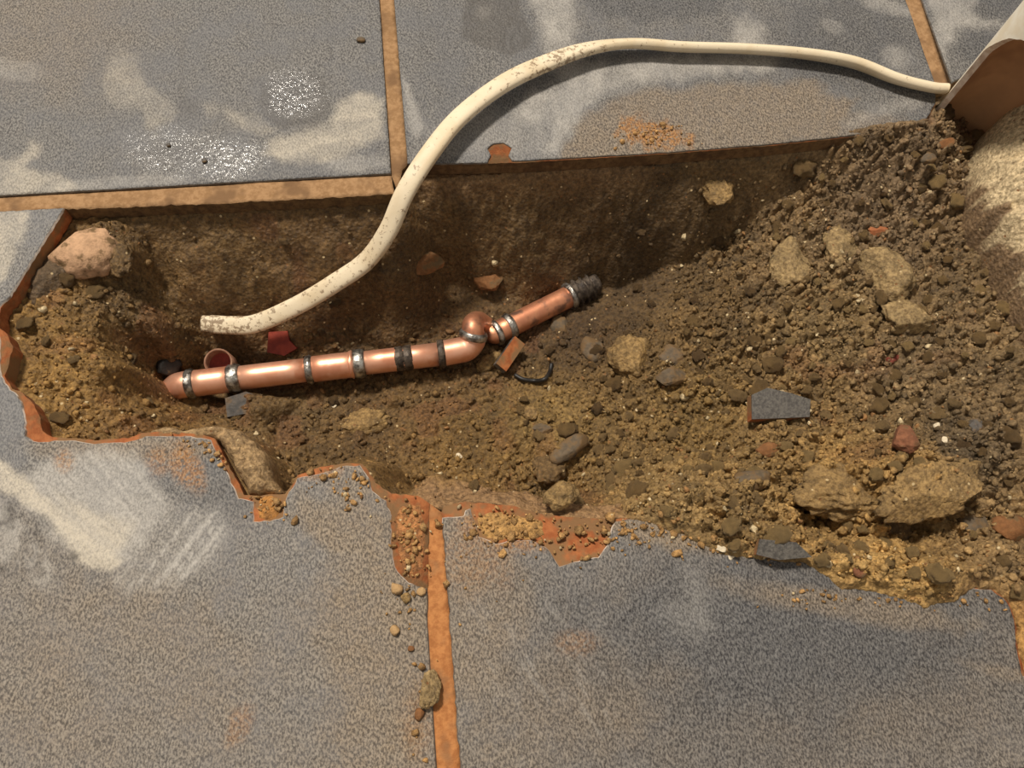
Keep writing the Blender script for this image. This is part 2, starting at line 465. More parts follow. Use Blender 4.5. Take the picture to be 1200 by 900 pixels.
me.loops.add(quads.size); me.loops.foreach_set('vertex_index', quads.astype(np.int32).ravel())
me.polygons.add(len(quads)); me.polygons.foreach_set('loop_start', np.arange(0, quads.size, 4, dtype=np.int32))
me.polygons.foreach_set('use_smooth', np.ones(len(quads), dtype=bool))
me.update(calc_edges=True); me.validate()
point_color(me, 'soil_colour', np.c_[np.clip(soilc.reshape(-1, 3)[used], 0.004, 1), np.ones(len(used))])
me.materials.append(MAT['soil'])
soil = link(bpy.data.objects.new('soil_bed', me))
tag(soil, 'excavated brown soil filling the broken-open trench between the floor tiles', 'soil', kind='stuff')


# ------------------------------------------------------------------ tiles
def resample(seq, step=0.0022):
    """seq: [(x, y, jitter)] -> jittered closed outline; jitter belongs to the edge that starts there"""
    out = []
    n = len(seq)
    for i in range(n):
        ax, ay, j = seq[i]; bx, by, _ = seq[(i + 1) % n]
        L = math.hypot(bx - ax, by - ay)
        k = max(1, int(L / step)) if j > 0 else max(1, int(L / 0.02))
        for q in range(k):
            t = q / k
            x = ax + (bx - ax) * t; y = ay + (by - ay) * t
            if j > 0:
                x += j * mnoise.noise((x * 300, y * 300, 1.3)) + j * 0.5 * mnoise.noise((x * 900, y * 900, 4.3))
                y += j * mnoise.noise((x * 300, y * 300, 7.7)) + j * 0.5 * mnoise.noise((x * 900, y * 900, 9.3))
            out.append((x, y))
    return out

def cdt_surface(poly, grid):
    xs = [p[0] for p in poly]; ys = [p[1] for p in poly]
    pts = [Vector(p) for p in poly]
    if grid:
        X, Y = np.meshgrid(np.arange(min(xs), max(xs), grid), np.arange(min(ys), max(ys), grid))
        X = X + (np.arange(X.shape[0]) % 2)[:, None] * grid * 0.5
        X = X.ravel(); Y = Y.ravel()
        u, v = chart(X, Y)
        m = (poly_sdf(X, Y, poly) > grid * 0.4) & (u > -60) & (u < 1260) & (v > -60) & (v < 960)
        pts += [Vector((a, b)) for a, b in zip(X[m], Y[m])]
    n = len(poly)
    ov, oe, of, *_ = delaunay_2d_cdt(pts, [], [list(range(n))], 1, 1e-7)
    return np.array([(p.x, p.y) for p in ov]), [tuple(f) for f in of]

def boundary_loop(faces):
    e = {}
    for f in faces:
        for i in range(len(f)):
            e[(f[i], f[(i + 1) % len(f)])] = 1
    return [(a, b) for (a, b) in e if (b, a) not in e]

def slab(name, poly, ztop, zbot, mats, parent, grid=None, out=0.0, relief=None, side_mat=0, side_fn=None):
    """flat-ish slab over an outline; the bottom rim can flare out by `out`"""
    v2, faces = cdt_surface(poly, grid)
    # make faces CCW
    f0 = faces[0]
    a, b, c = (v2[i] for i in f0[:3])
    if (b[0] - a[0]) * (c[1] - a[1]) - (b[1] - a[1]) * (c[0] - a[0]) < 0:
        faces = [tuple(reversed(f)) for f in faces]
    z = np.full(len(v2), ztop)
    if relief is not None:
        z = z + relief(v2[:, 0], v2[:, 1])
    verts = [tuple(p) for p in np.c_[v2, z]]
    rim = boundary_loop(faces)
    nrm = {}
    for a, b in rim:
        dx, dy = v2[b][0] - v2[a][0], v2[b][1] - v2[a][1]
        L = math.hypot(dx, dy) or 1
        for k in (a, b):
            n = nrm.setdefault(k, [0, 0]); n[0] += dy / L; n[1] -= dx / L
    low = {}
    for k, n in nrm.items():
        L = math.hypot(*n) or 1
        low[k] = len(verts)
        verts.append((v2[k][0] + n[0] / L * out, v2[k][1] + n[1] / L * out, zbot))
    idx = [0] * len(faces)
    for a, b in rim:
        faces.append((b, a, low[a], low[b])); idx.append(side_fn(v2[a], v2[b]) if side_fn else side_mat)
    loc = (*np.mean(v2[[a for a, b in rim]], axis=0), 0)
    o = mesh_obj(name, verts, faces, mats, None, True, (0, 0, 0), idx)
    # flat sides keep the rim crisp
    o.data.polygons.foreach_set('use_smooth', np.array([i == 0 for i in idx], dtype=bool) if side_mat or side_fn else np.zeros(len(idx), dtype=bool))
    if parent is not None:
        o.parent = parent
    return o

def blob(U, V, cx, cy, rx, ry, rot=0.0, soft=0.35, warp=0.35, seed=0, ws=1.0):
    c, s = math.cos(math.radians(rot)), math.sin(math.radians(rot))
    x = U - cx; y = V - cy
    a = (x * c + y * s) / rx; b = (-x * s + y * c) / ry
    r = np.hypot(a, b) + warp * fbm(U / (22 * ws) + seed, V / (22 * ws), 200 + seed, 4)
    return 1 - sstep(1 - soft, 1 + soft, r)

def streaks(U, V, rot, seed, length=60, width=3.0):
    c, s = math.cos(math.radians(rot)), math.sin(math.radians(rot))
    a = (U * c + V * s); b = (-U * s + V * c)
    return vnoise(a / length, b / width, seed) * 0.5 + 0.5

def paint(o):
    me = o.data
    n = len(me.vertices)
    co = np.empty(n * 3); me.vertices.foreach_get('co', co); co = co.reshape(-1, 3)
    U, V = chart(co[:, 0].copy(), co[:, 1].copy())
    mx = np.maximum
    pl = np.zeros(n); fi = np.zeros(n); du = np.zeros(n); we = np.zeros(n); ru = np.zeros(n); da = np.zeros(n); to = np.zeros(n)
    B = lambda *a, **k: blob(U, V, *a, **k)
    def PB(poly, soft=9.0, warp=9.0, seed=0, ws=1.0):
        uu = U + warp * fbm(U / (16 * ws) + seed, V / (16 * ws), 210 + seed, 4)
        vv = V + warp * fbm(U / (16 * ws), V / (16 * ws) + seed, 240 + seed, 4)
        return sstep(-soft * 0.4, soft, poly_sdf(uu, vv, poly))
    tex = lambda seed: 0.72 + 0.45 * fbm(U / 14, V / 14, 700 + seed, 4)
    # upper left tile
    pl = mx(pl, 0.80 * (0.6 + 0.5 * streaks(U, V, -10, 310, 70, 5)) * PB([(305, 180), (312, 163), (345, 152), (385, 142), (396, 116), (422, 108), (452, 112), (453, 160), (420, 178), (385, 190), (330, 193)], 12, 7, 1))
    pl = mx(pl, 0.45 * tex(1) * PB([(262, 126), (300, 136), (330, 150), (312, 162), (285, 156), (262, 142)], 9, 8, 2))
    pl = mx(pl, 0.36 * tex(2) * PB([(118, 78), (140, 58), (163, 64), (172, 98), (200, 110), (209, 130), (200, 150), (174, 150), (164, 128), (136, 128), (119, 105)], 8, 6, 3))
    pl = mx(pl, 0.30 * tex(3) * PB([(236, 122), (252, 114), (258, 130), (244, 140)], 6, 5, 4))
    pl = mx(pl, 0.75 * tex(4) * PB([(-20, 190), (22, 184), (40, 160), (52, 166), (48, 184), (36, 196), (74, 206), (96, 220), (90, 232), (-20, 238)], 8, 8, 5))
    fi = mx(fi, 0.32 * tex(5) * B(22, 82, 30, 12, 10, seed=8))
    fi = mx(fi, 0.45 * tex(6) * B(140, 216, 80, 9, -4, seed=9))
    fi = mx(fi, 0.45 * tex(7) * B(420, 192, 40, 10, -4, seed=10))
    da = mx(da, 0.30 * PB([(212, 40), (220, 40), (216, 110), (236, 118), (236, 140), (206, 142)], 8, 4, 11))
    da = mx(da, 0.45 * B(346, 118, 44, 33, 0, seed=12, soft=0.10, warp=0.2))
    we = mx(we, 1.0 * B(345, 108, 34, 26, 0, seed=13, soft=0.3))
    we = mx(we, 1.0 * B(264, 186, 40, 22, 0, seed=14, soft=0.4))
    we = mx(we, 0.5 * B(210, 178, 60, 26, 0, seed=15))
    da = mx(da, 0.25 * B(225, 180, 60, 20, 0, seed=16, soft=0.5))
    du = mx(du, 0.30 * B(40, 20, 120, 90, 0, seed=17, soft=0.6))
    # upper middle tile
    fi = mx(fi, 0.82 * tex(10) * PB([(606, -20), (680, -20), (672, 46), (690, 74), (740, 66), (800, 60), (850, 58), (862, 18), (880, 14), (905, 48), (935, 62), (900, 84), (820, 92), (750, 100), (706, 114), (676, 148),
                           (660, 186), (626, 184), (642, 150), (600, 150), (575, 160), (610, 118), (650, 92), (632, 62), (628, 20)], 14, 9, 20))
    fi = mx(fi, 0.36 * tex(11) * PB([(500, 150), (560, 120), (640, 130), (650, 188), (520, 190), (480, 190)], 16, 10, 21))
    fi = mx(fi, 0.7 * tex(12) * PB([(470, 80), (482, 100), (500, 150), (488, 165), (478, 150)], 6, 3, 25))
    fi = mx(fi, 0.5 * tex(13) * B(1050, 68, 20, 14, 20, seed=26))
    fi = mx(fi, 0.4 * tex(14) * B(975, 30, 14, 7, 25, seed=27))
    fi = mx(fi, 0.5 * tex(15) * B(1040, 8, 34, 9, 15, seed=28))
    fi = mx(fi, 0.40 * tex(16) * PB([(980, 146), (1030, 118), (1080, 108), (1085, 125), (1040, 135), (1000, 150)], 8, 6, 29))
    dd = PB([(648, 196), (676, 140), (706, 120), (760, 104), (860, 96), (950, 92), (1005, 118), (985, 165), (800, 190)], 10, 7, 30)
    du = mx(du, 0.62 * dd); to = mx(to, 0.5 * dd)
    fi *= 1 - 0.9 * dd
    dk = PB([(545, -20), (620, -20), (612, 14), (628, 40), (618, 62), (600, 68), (570, 58), (540, 44)], 5, 5, 31)
    fi *= 1 - dk
    da = mx(da, 0.55 * dk)
    fi = mx(fi, 0.4 * tex(17) * B(568, 14, 9, 9, 0, seed=32))
    to = mx(to, 0.75 * PB([(676, -20), (850, -20), (852, 16), (800, 30), (740, 28), (690, 24)], 10, 8, 33))
    to = mx(to, 0.7 * B(985, 50, 95, 60, 0, seed=34, soft=0.5))
    to = mx(to, 0.45 * B(520, 60, 50, 90, 0, seed=35, soft=0.5))
    ru = mx(ru, 0.95 * B(765, 157, 36, 16, 8, seed=36, warp=0.8, ws=0.4))
    du = mx(du, 0.4 * B(1000, 150, 60, 16, 0, seed=37))
    # upper right tile
    fi = mx(fi, 0.75 * tex(18) * PB([(1078, -20), (1150, -20), (1146, 14), (1186, 30), (1124, 38), (1114, 56), (1112, 84), (1100, 62)], 8, 7, 40) * (U > 1072))
    to = mx(to, 0.7 * B(1165, 5, 46, 18, 0, seed=42))
    to = mx(to, 0.7 * B(1145, 55, 30, 20, 0, seed=43))
    # left piece and lower left tile
    pl = mx(pl, 0.85 * tex(20) * PB([(-30, 240), (38, 248), (30, 280), (16, 310), (2, 340), (-30, 345)], 8, 6, 50))
    st = streaks(U, V, 40, 300, 90, 3.2)
    fi = mx(fi, (0.42 + 0.55 * streaks(U, V, 48, 301, 60, 3.0)) * PB([(40, 545), (75, 528), (112, 520), (160, 522), (182, 560), (206, 592), (175, 640), (140, 670), (60, 640), (18, 590)], 14, 6, 53))
    pl = mx(pl, (0.70 + 0.5 * st) * PB([(-30, 530), (12, 546), (60, 582), (112, 626), (146, 656), (130, 674), (92, 660), (52, 612), (18, 582), (-30, 566)], 7, 5, 51))
    pl = mx(pl, (0.35 + 0.7 * st) * PB([(60, 575), (120, 600), (165, 610), (150, 640), (130, 655), (70, 610)], 12, 5, 52))
    fi = mx(fi, 0.65 * tex(22) * PB([(-30, 570), (14, 588), (50, 640), (66, 668), (60, 690), (44, 696), (26, 664), (-30, 650)], 8, 7, 56))
    st2 = streaks(U, V, -52, 302, 120, 2.6)
    fi = mx(fi, (0.25 + 0.7 * sstep(0.55, 0.9, st2)) * PB([(165, 640), (200, 592), (262, 590), (272, 630), (255, 665), (200, 692), (150, 700), (130, 680)], 20, 8, 54))
    sp = PB([(-30, 560), (20, 590), (60, 600), (76, 640), (60, 676), (-30, 680)], 8, 6, 57) * sstep(0.46, 0.56, fbm(U / 15, V / 15, 61, 3) * .8 + .5)
    pl *= 1 - 0.9 * sp; fi *= 1 - 0.6 * sp; to = mx(to, 0.8 * sp)
    da = mx(da, 0.7 * B(87, 652, 6, 6, 0, seed=58, warp=0.1))
    da = mx(da, 0.4 * B(10, 605, 8, 18, 0, seed=59))
    to = mx(to, 0.55 * B(260, 560, 60, 45, 0, seed=60, soft=0.5))
    pn = 0.75 + 0.35 * fbm(U / 60, V / 60, 400, 4)
    du = mx(du, 0.55 * pn * B(90, 800, 240, 130, -10, seed=62, soft=0.45))
    du = mx(du, 0.80 * pn * B(450, 760, 90, 230, 0, seed=63, soft=0.5) * (U < 520))
    du = mx(du, 0.45 * pn * B(300, 860, 260, 60, 0, seed=64, soft=0.6))
    du = mx(du, 0.7 * B(395, 620, 60, 30, 30, seed=65, soft=0.5))
    ru = mx(ru, 0.75 * B(218, 545, 17, 30, -25, seed=66, soft=0.4))
    ru = mx(ru, 0.55 * B(185, 540, 14, 16, 0, seed=67, soft=0.5))
    ru = mx(ru, 0.55 * B(75, 540, 10, 12, 0, seed=68, soft=0.5))
    ru = mx(ru, 0.40 * B(280, 850, 12, 26, 25, seed=69, soft=0.5))
    ru = mx(ru, 0.5 * B(375, 552, 30, 9, -10, seed=70, soft=0.5))
    ru = mx(ru, 0.3 * B(490, 850, 18, 40, 0, seed=71, soft=0.6))
    du = mx(du, 0.6 * B(170, 525, 120, 14, 0, seed=72, soft=0.6))
    # lower right tile
    to = mx(to, 0.95 * B(930, 770, 340, 170, -4, seed=80, soft=0.6))
    to = mx(to, 0.5 * B(650, 700, 110, 60, 0, seed=81, soft=0.6))
    du = mx(du, 0.75 * pn * B(560, 720, 60, 180, 0, seed=82, soft=0.6) * (U > 515))
    du = mx(du, 0.55 * pn * B(640, 840, 160, 90, 0, seed=83, soft=0.6) * (U > 515))
    du = mx(du, 0.40 * pn * B(1100, 860, 160, 60, 0, seed=84, soft=0.6))
    du = mx(du, 0.35 * pn * B(860, 880, 200, 50, 0, seed=85, soft=0.6))
    fi = mx(fi, 0.30 * tex(30) * PB([(790, 660), (820, 662), (838, 700), (842, 745), (815, 755), (780, 735), (760, 712), (795, 700)], 22, 10, 86))
    fi = mx(fi, 0.35 * sstep(0.7, 0.95, streaks(U, V, 55, 303, 50, 3)) * B(640, 780, 100, 60, 40, seed=87, soft=0.6))
    ru = mx(ru, 0.75 * B(590, 625, 46, 16, 14, seed=88, soft=0.4))
    ru = mx(ru, 0.35 * B(560, 650, 40, 40, 0, seed=89, soft=0.6) * (U > 518))
    ru = mx(ru, 0.35 * B(675, 755, 22, 14, 0, seed=90, soft=0.6))
    du = mx(du, 0.8 * B(780, 625, 90, 16, 12, seed=91, soft=0.6))
    du = mx(du, 0.55 * B(1000, 710, 150, 16, 10, seed=92, soft=0.6))
    du = mx(du, 0.5 * B(1185, 790, 60, 10, 12, seed=93, soft=0.5))
    to = mx(to, 0.34 * sstep(250, 225, V))
    low = sstep(520, 640, V) * pn
    du = mx(du, low * (0.42 - 0.36 * B(900, 730, 280, 130, -5, seed=94, soft=0.7) - 0.22 * B(230, 620, 130, 90, 0, seed=95, soft=0.6)))
    gn = fbm(U / 5, V / 5, 500, 3)
    q = lambda a: np.clip(a * (1 + 0.25 * gn), 0, 1)
    point_color(me, 'stain_a', np.c_[q(pl), q(fi), q(du), np.clip(we, 0, 1)])
    point_color(me, 'stain_b', np.c_[q(ru), q(da), q(to), np.ones(n)])

T = 0.345  # tile pitch
def W(pts, j):
    return [(*P(a, b)[:2], j) for a, b in pts]

def glaze_relief(x, y):
    return 0.00035 * fbm(x * 90, y * 90, 600, 3) + 0.00012 * fbm(x * 500, y * 500, 601, 2)

# subfloor slab around the trench, carries the tiles
fl_v, fl_f = [], []
def add_box(v, f, x0, x1, y0, y1, z0_, z1_):
    k = len(v)
    v += [(x0, y0, z0_), (x1, y0, z0_), (x1, y1, z0_), (x0, y1, z0_), (x0, y0, z1_), (x1, y0, z1_), (x1, y1, z1_), (x0, y1, z1_)]
    f += [tuple(k + i for i in q) for q in ((3, 2, 1, 0), (4, 5, 6, 7), (0, 1, 5, 4), (1, 2, 6, 5), (2, 3, 7, 6), (3, 0, 4, 7))]
bx0, bx1, by0, by1 = -0.30, 0.47, -0.02, 0.402
add_box(fl_v, fl_f, -1.05, bx0 + 0.02, -0.75, 1.05, -0.10, -0.0125)
add_box(fl_v, fl_f, bx1 - 0.01, 1.15, -0.75, 1.05, -0.10, -0.0125)
add_box(fl_v, fl_f, bx0 + 0.02, bx1 - 0.01, -0.75, by0 + 0.01, -0.10, -0.0125)
add_box(fl_v, fl_f, bx0 + 0.02, bx1 - 0.01, by1 - 0.002, 1.05, -0.10, -0.0125)
floor = mesh_obj('floor', fl_v, fl_f, MAT['screed'], None, False)
tag(floor, 'tiled floor of slate-grey glazed tiles with brown grout, broken open', 'floor', kind='structure')

J = 0.0007
def tile(body, glz, label, grid=0.0016, broken=False):
    b = slab('tile', resample(body), -0.0009, -0.0105, [MAT['terracotta'], MAT['terracotta' if broken else 'dusty_edge']], floor, side_mat=1)
    def edge_kind(p, q):            # chipped edges bare the white engobe, sound edges by the joint stay grey
        u, v = chart(np.array([p[0], q[0]]), np.array([p[1], q[1]]))
        sound = (497 < u[0] < 515 and v[0] > 688) or (516 < u[0] < 545 and v[0] > 610) or abs(q[0] - p[0]) + abs(q[1] - p[1]) > 0.006
        return 1 if sound or not broken else 2
    g = slab('glaze', resample(glz), 0.0, -0.0011, [MAT['glaze'], MAT['glaze_edge'], MAT['engobe']], b, grid=grid, out=0.0005 if broken else 0.0002, relief=glaze_relief, side_fn=edge_kind)
    paint(g)
    if label: b['label'] = label
    return b

def off(p, dx, dy, j=0.0):
    return (p[0] + dx, p[1] + dy, j)

# upper left tile
br = P(458, 203); bl = P(0, 229); tr = P(444, -5)
lx = br[0] - T + 0.01
tl = [(br[0], br[1], 0.00012), *W([(300, 212), (150, 220.5), (0, 229)], 0.00012), (lx, bl[1] - 0.001, 0), (lx, br[1] + T - 0.01, 0), (tr[0], br[1] + T - 0.01, 0), (tr[0], tr[1], 0.00012)]
tile(tl, tl, 'slate-grey tile with wet patches and cream plaster smears')
# upper middle tile
a = P(478, 192); rt = P(1061, 0); rb = P(1112, 145)
tb = W([(478, 192), (600, 190), (740, 182), (800, 178), (900, 170), (985, 161), (1050, 153), (1086, 141), (1097, 122)], 0.0004)
tm = tb + [(*P(1096, 99)[:2], 0.00012), (rt[0], rt[1], 0), (rt[0], a[1] + T - 0.01, 0), (P(462, 0)[0], a[1] + T - 0.01, 0), (*P(462, 0)[:2], 0.00012)]
tbg = W([(478, 192), (571, 190.5), (575, 182), (571, 174), (578, 168), (590, 167), (600, 173), (596, 182), (601, 188.5), (740, 181), (800, 177), (900, 169), (985, 160), (1050, 152), (1085, 140), (1096, 121)], 0.0004)
tile(tm, tbg + tm[len(tb):], 'slate-grey tile with pale film and a small terracotta edge chip')
# upper right tile
l0 = P(1081, 0); l1 = P(1131, 143)
l1 = P(1480, 12); l2 = P(1116, 97)
tr_ = [*W([(1116, 97), (1150, 76)], J), (l1[0], l1[1], 0), (l2[0] + T - 0.01, l1[1] + 0.002, 0), (l2[0] + T - 0.01, a[1] + T - 0.01, 0), (l0[0], a[1] + T - 0.01, 0), (l0[0], l0[1], 0.00012)]
tile(tr_, tr_, 'slate-grey tile beside the white pipe')
# lower left tile, its middle broken away
c0 = P(75, 243.5); left = P(512, 900)[0] - T + 0.005; bot = P(1200, 899)[1]
mlb = [(left, P(0, 248)[1] - 0.002, 0), *W([(0, 248)], 0.00012),
       *W([(75, 243.5), (50, 285), (12, 347), (0, 360), (-2, 385), (8, 390), (14, 405), (8, 430), (4, 440), (12, 455), (22, 457),
           (36, 470), (46, 489), (48, 504), (60, 511), (110, 515), (150, 512), (165, 507), (200, 505), (232, 508), (251, 513),
           (268, 545), (286, 580), (300, 580), (334, 578), (348, 556), (370, 548), (400, 542), (425, 543), (440, 565), (458, 578), (490, 580)], J),
       *W([(503, 590), (501, 690), (500.5, 740)], 0.0004), (*P(511, 900)[:2], 0), (P(511, 900)[0], bot, 0), (left, bot, 0)]
mlg = [(left, P(0, 248)[1] - 0.002, 0), *W([(0, 248)], 0.00012),
       *W([(74, 244.5), (49, 285), (11, 347), (-2, 360), (-4, 385), (-2, 395), (-1, 410), (-2, 430), (0, 440), (10, 457), (16, 460), (25, 471),
           (28, 490), (29, 511), (44, 519), (75, 516), (110, 521), (150, 518), (172, 512), (205, 511), (235, 513), (246, 517),
           (262, 548), (279, 584), (296, 588), (297, 612), (316, 611), (332, 606), (336, 582), (349, 560), (372, 556), (385, 552), (400, 547), (421, 546),
           (431, 560), (436, 576), (452, 588), (458, 605), (457, 640), (461, 665), (474, 680), (490, 688)], J),
       *W([(500, 690), (500, 740)], 0.0004), (*P(510.5, 900)[:2], 0), (P(510.5, 900)[0], bot, 0), (left, bot, 0)]
tile(list(reversed(mlb)), list(reversed(mlg)), 'broken slate-grey tile with white plaster smear and scratches', broken=True)
# lower right tile
right = P(540, 900)[0] + T - 0.01
mrb = W([(518, 600), (520, 594), (545, 587), (600, 592), (640, 603), (700, 608), (760, 606), (850, 618), (950, 642), (1000, 665), (1100, 685), (1142, 688),
         (1164, 690), (1182, 703), (1191, 724), (1195, 762), (1203, 792), (1260, 802)], J) + \
      [(right, P(1260, 802)[1], 0), (right, bot, 0), (P(540, 900)[0], bot, 0), (*P(540, 900)[:2], 0.00012)]
mrg = W([(519, 607), (531, 606), (544, 605), (546, 598), (550, 596), (555, 612), (561, 628), (580, 638), (602, 634), (622, 634), (640, 642), (655, 664), (665, 661),
         (685, 655), (702, 654), (712, 640), (716, 626), (722, 612), (735, 609), (760, 608), (850, 620), (950, 644), (1000, 667), (1100, 687), (1142, 690),
         (1162, 692), (1180, 705), (1188, 726), (1191, 762), (1198, 794), (1260, 804)], J) + \
      [(right, P(1260, 804)[1], 0), (right, bot, 0), (P(540.5, 900)[0], bot, 0), (*P(540.5, 900)[:2], 0.00012)]
tile(list(reversed(mrb)), list(reversed(mrg)), 'broken dark slate-grey tile with soil spilled over its edge', broken=True)

# neighbouring tiles that carry the same floor on past the picture
def rect(x0, x1, y0, y1):
    return [(x0, y0, 0), (x1, y0, 0), (x1, y1, 0), (x0, y1, 0)]
G = 0.010
xm0, xm1 = P(511, 900)[0], P(540, 900)[0]
ytop = a[1] + T - 0.01
for x0, x1, y0, y1 in ((left - G - T + G, left - G, bot, P(0, 248)[1] - 0.002), (lx - T, lx - G, bl[1], ytop),
                       (left, xm0, bot - T, bot - G), (xm1, right, bot - T, bot - G), (left - T, left - G, bot - T, bot - G),
                       (right + G, right + T, bot - T, bot - G), (right + G, right + T, bot, P(1520, 790)[1] - 0.006),
                       (lx, tr[0], ytop + G, ytop + T), (P(462, 0)[0], rt[0], ytop + G, ytop + T), (l0[0], l0[0] + T - G, ytop + G, ytop + T), (lx - T, lx - G, ytop + G, ytop + T)):
    r = rect(x0, x1, y0, y1)
    tile(r, r, None, grid=None)

# grout joints
def grout(poly, mat, z=-0.0016):
    return slab('grout', resample(poly), z, -0.0118, [mat, MAT['soil_smear']], floor, grid=0.003, side_mat=1,
                relief=lambda x, y: 0.0006 * fbm(x * 150, y * 150, 610, 3))
grout([*W([(466, 224), (471, 197), (478, 192)], 0.0006), (*P(462, 0)[:2], 0), (P(462, 0)[0], ytop + T, 0), (tr[0], ytop + T, 0), (tr[0], tr[1], 0), *W([(458, 203)], 0)], MAT['grout'])
grout([*W([(462, 225)], 0.0008), *W([(458, 203), (300, 212), (150, 220.5), (0, 229)], 0), (lx, bl[1], 0), (left, P(0, 248)[1], 0), *W([(0, 248), (75, 243.5)], 0.0009), *W([(200, 239), (330, 233), (400, 229.5)], 0.0009)][::-1], MAT['grout'])
grout([*W([(1097, 102), (1114, 99)], 0), (l0[0], l0[1], 0), (l0[0], ytop + T, 0), (rt[0], ytop + T, 0), (rt[0], rt[1], 0)], MAT['grout'])
grout([*W([(503, 590)], 0.0005), *W([(501, 690), (500.5, 740), (511, 900)], 0), (xm0, bot - T, 0), (xm1, bot - T, 0), *W([(540, 900), (518, 600)], 0)], MAT['grout_orange'], z=-0.0012)
grout(rect(left - T, right + T, bot - G, bot), MAT['grout'])
grout(rect(lx - T, l0[0] + T, ytop, ytop + G), MAT['grout'])
grout(rect(left - G, left, bot - T, P(0, 248)[1]), MAT['grout'])
grout(rect(right, right + G, bot - T, P(1400, 795)[1] - 0.004), MAT['grout'])
grout(rect(left - T, left, P(0, 248)[1] - 0.002, bl[1]), MAT['grout'])
grout(rect(lx - G, lx, bl[1], ytop + T), MAT['grout'])

# ------------------------------------------------------------------ sweeps
def catmull(pts, per=10):
    pts = [np.asarray(p, float) for p in pts]
    pts = [2 * pts[0] - pts[1]] + pts + [2 * pts[-1] - pts[-2]]
    out = []
    for i in range(1, len(pts) - 2):
        p0, p1, p2, p3 = pts[i - 1:i + 3]
        for k in range(per):
            t = k / per
            out.append(0.5 * ((2 * p1) + (-p0 + p2) * t + (2 * p0 - 5 * p1 + 4 * p2 - p3) * t * t + (-p0 + 3 * p1 - 3 * p2 + p3) * t ** 3))
    out.append(pts[-2])
    return np.array(out)

def sweep(path, section, n=24, cap=True):
    """section(i, ang) -> (u, v) offsets along side and normal; returns verts, faces"""
    path = np.asarray(path)
    m = len(path)
    tan = np.gradient(path, axis=0); tan /= np.linalg.norm(tan, axis=1)[:, None]
    up = np.array([0.0, 0.0, 1.0])
    if abs(tan[0].dot(up)) > 0.95: up = np.array([0.0, 1.0, 0.0])
    s = np.cross(tan[0], up); s /= np.linalg.norm(s)
    V, Fc = [], []
    for i in range(m):
        s = s - tan[i] * s.dot(tan[i]); s /= np.linalg.norm(s)
        nn = np.cross(s, tan[i])
        for k in range(n):
            u, v = section(i, 2 * math.pi * k / n)
            V.append(path[i] + s * u + nn * v)
    for i in range(m - 1):
        for k in range(n):
            a_, b_ = i * n + k, i * n + (k + 1) % n
            Fc.append((a_, b_, b_ + n, a_ + n))
    if cap:
        Fc.append(tuple(range(n - 1, -1, -1))); Fc.append(tuple((m - 1) * n + k for k in range(n)))
    return V, Fc

def tube(name, path, r, mat, parent=None, n=24, cap=True, wob=0.0):
    rr = (lambda i: r) if not callable(r) else r
    def sec(i, a_):
        q = rr(i) * (1 + wob * mnoise.noise((i * 0.9 + 3.1, math.cos(a_) * 1.5, math.sin(a_) * 1.5)))
        return q * math.cos(a_), q * math.sin(a_)
    v, f = sweep(path, sec, n, cap)
    o = mesh_obj(name, v, f, mat, None, True)
    if parent is not None: child_of(o, parent)
    return o

# ------------------------------------------------------------------ copper pipe
PR = 0.0076
ZP = -0.073
cop = empty('copper_pipe', P(360, 435, ZP - PR))
tag(cop, 'bright copper water pipe with soldered joints lying in the trench', 'pipe')
A0 = P(206, 452, ZP); A1 = P(540, 412, ZP)
axis = (A1 - A0) / np.linalg.norm(A1 - A0)
def along(px):   # parameter on the straight run seen at px
    lo, hi = 0.0, 1.0
    q = [A0 + (A1 - A0) * t for t in np.linspace(0, 1, 400)]
    c = RC @ (np.array(q) - np.array([0, 0, H])).T
    u = 600 + F * c[0] / -c[2]
    return np.array(q)[np.argmin(abs(u - px))]
def seg(p, q, k=4):
    return [p + (q - p) * t for t in np.linspace(0, 1, k)]
s1 = tube('pipe', seg(along(222), along(277)), PR + 0.0007, MAT['copper'], cop)
tube('pipe', seg(along(270), along(366)), PR, MAT['copper'], cop)
s3 = tube('pipe', seg(along(360), along(424)), PR + 0.0007, MAT['copper'], cop)
s4 = tube('pipe', seg(along(416), along(520)), PR, MAT['copper'], cop)
# elbow diving into the soil at the left end
e0 = along(226)
elb = catmull([e0, along(217), P(209, 452.5, ZP - 0.003), P(206, 454, ZP - 0.011), P(208, 456, ZP - 0.024)], 8)
tube('elbow', elb, PR + 0.0007, MAT['copper'], cop)
# elbow that turns up, and the one that leads on to the rear run
B0 = along(514)
K0 = P(536, 411, ZP); K1 = P(551, 405, ZP + 0.001); K2 = P(555, 393, ZP + 0.005)
e1 = catmull([B0, K0, P(546, 408.5, ZP), P(553, 401, ZP + 0.002), K2], 8)
el1 = tube('elbow', e1, PR + 0.0007, MAT['copper'], cop)
e2 = catmull([P(555, 394, ZP + 0.005), P(554, 386, ZP + 0.008), P(555, 379, ZP + 0.006), P(561, 377, ZP - 0.004), P(571, 384, ZP - 0.012), P(579, 392, ZP - 0.012), P(586, 388, ZP - 0.013)], 8)
tube('elbow', e2, lambda i: PR - 0.0004 - 0.0008 * min(i / 40, 1), MAT['copper_dull'], cop)
R0 = P(580, 391, ZP - 0.012); R1 = P(672, 345, ZP - 0.016)
s5 = tube('pipe', seg(R0, R1, 8), PR, MAT['copper_dull'], cop)
R2 = R1 + (R1 - R0) * 0.30
cpl = tube('coupling', seg(R0 + (R1 - R0) * 0.95, R2, 12), lambda i: 0.0088 - 0.001 * abs(math.sin(i * 1.3)), MAT['flux'], cop, wob=0.12)
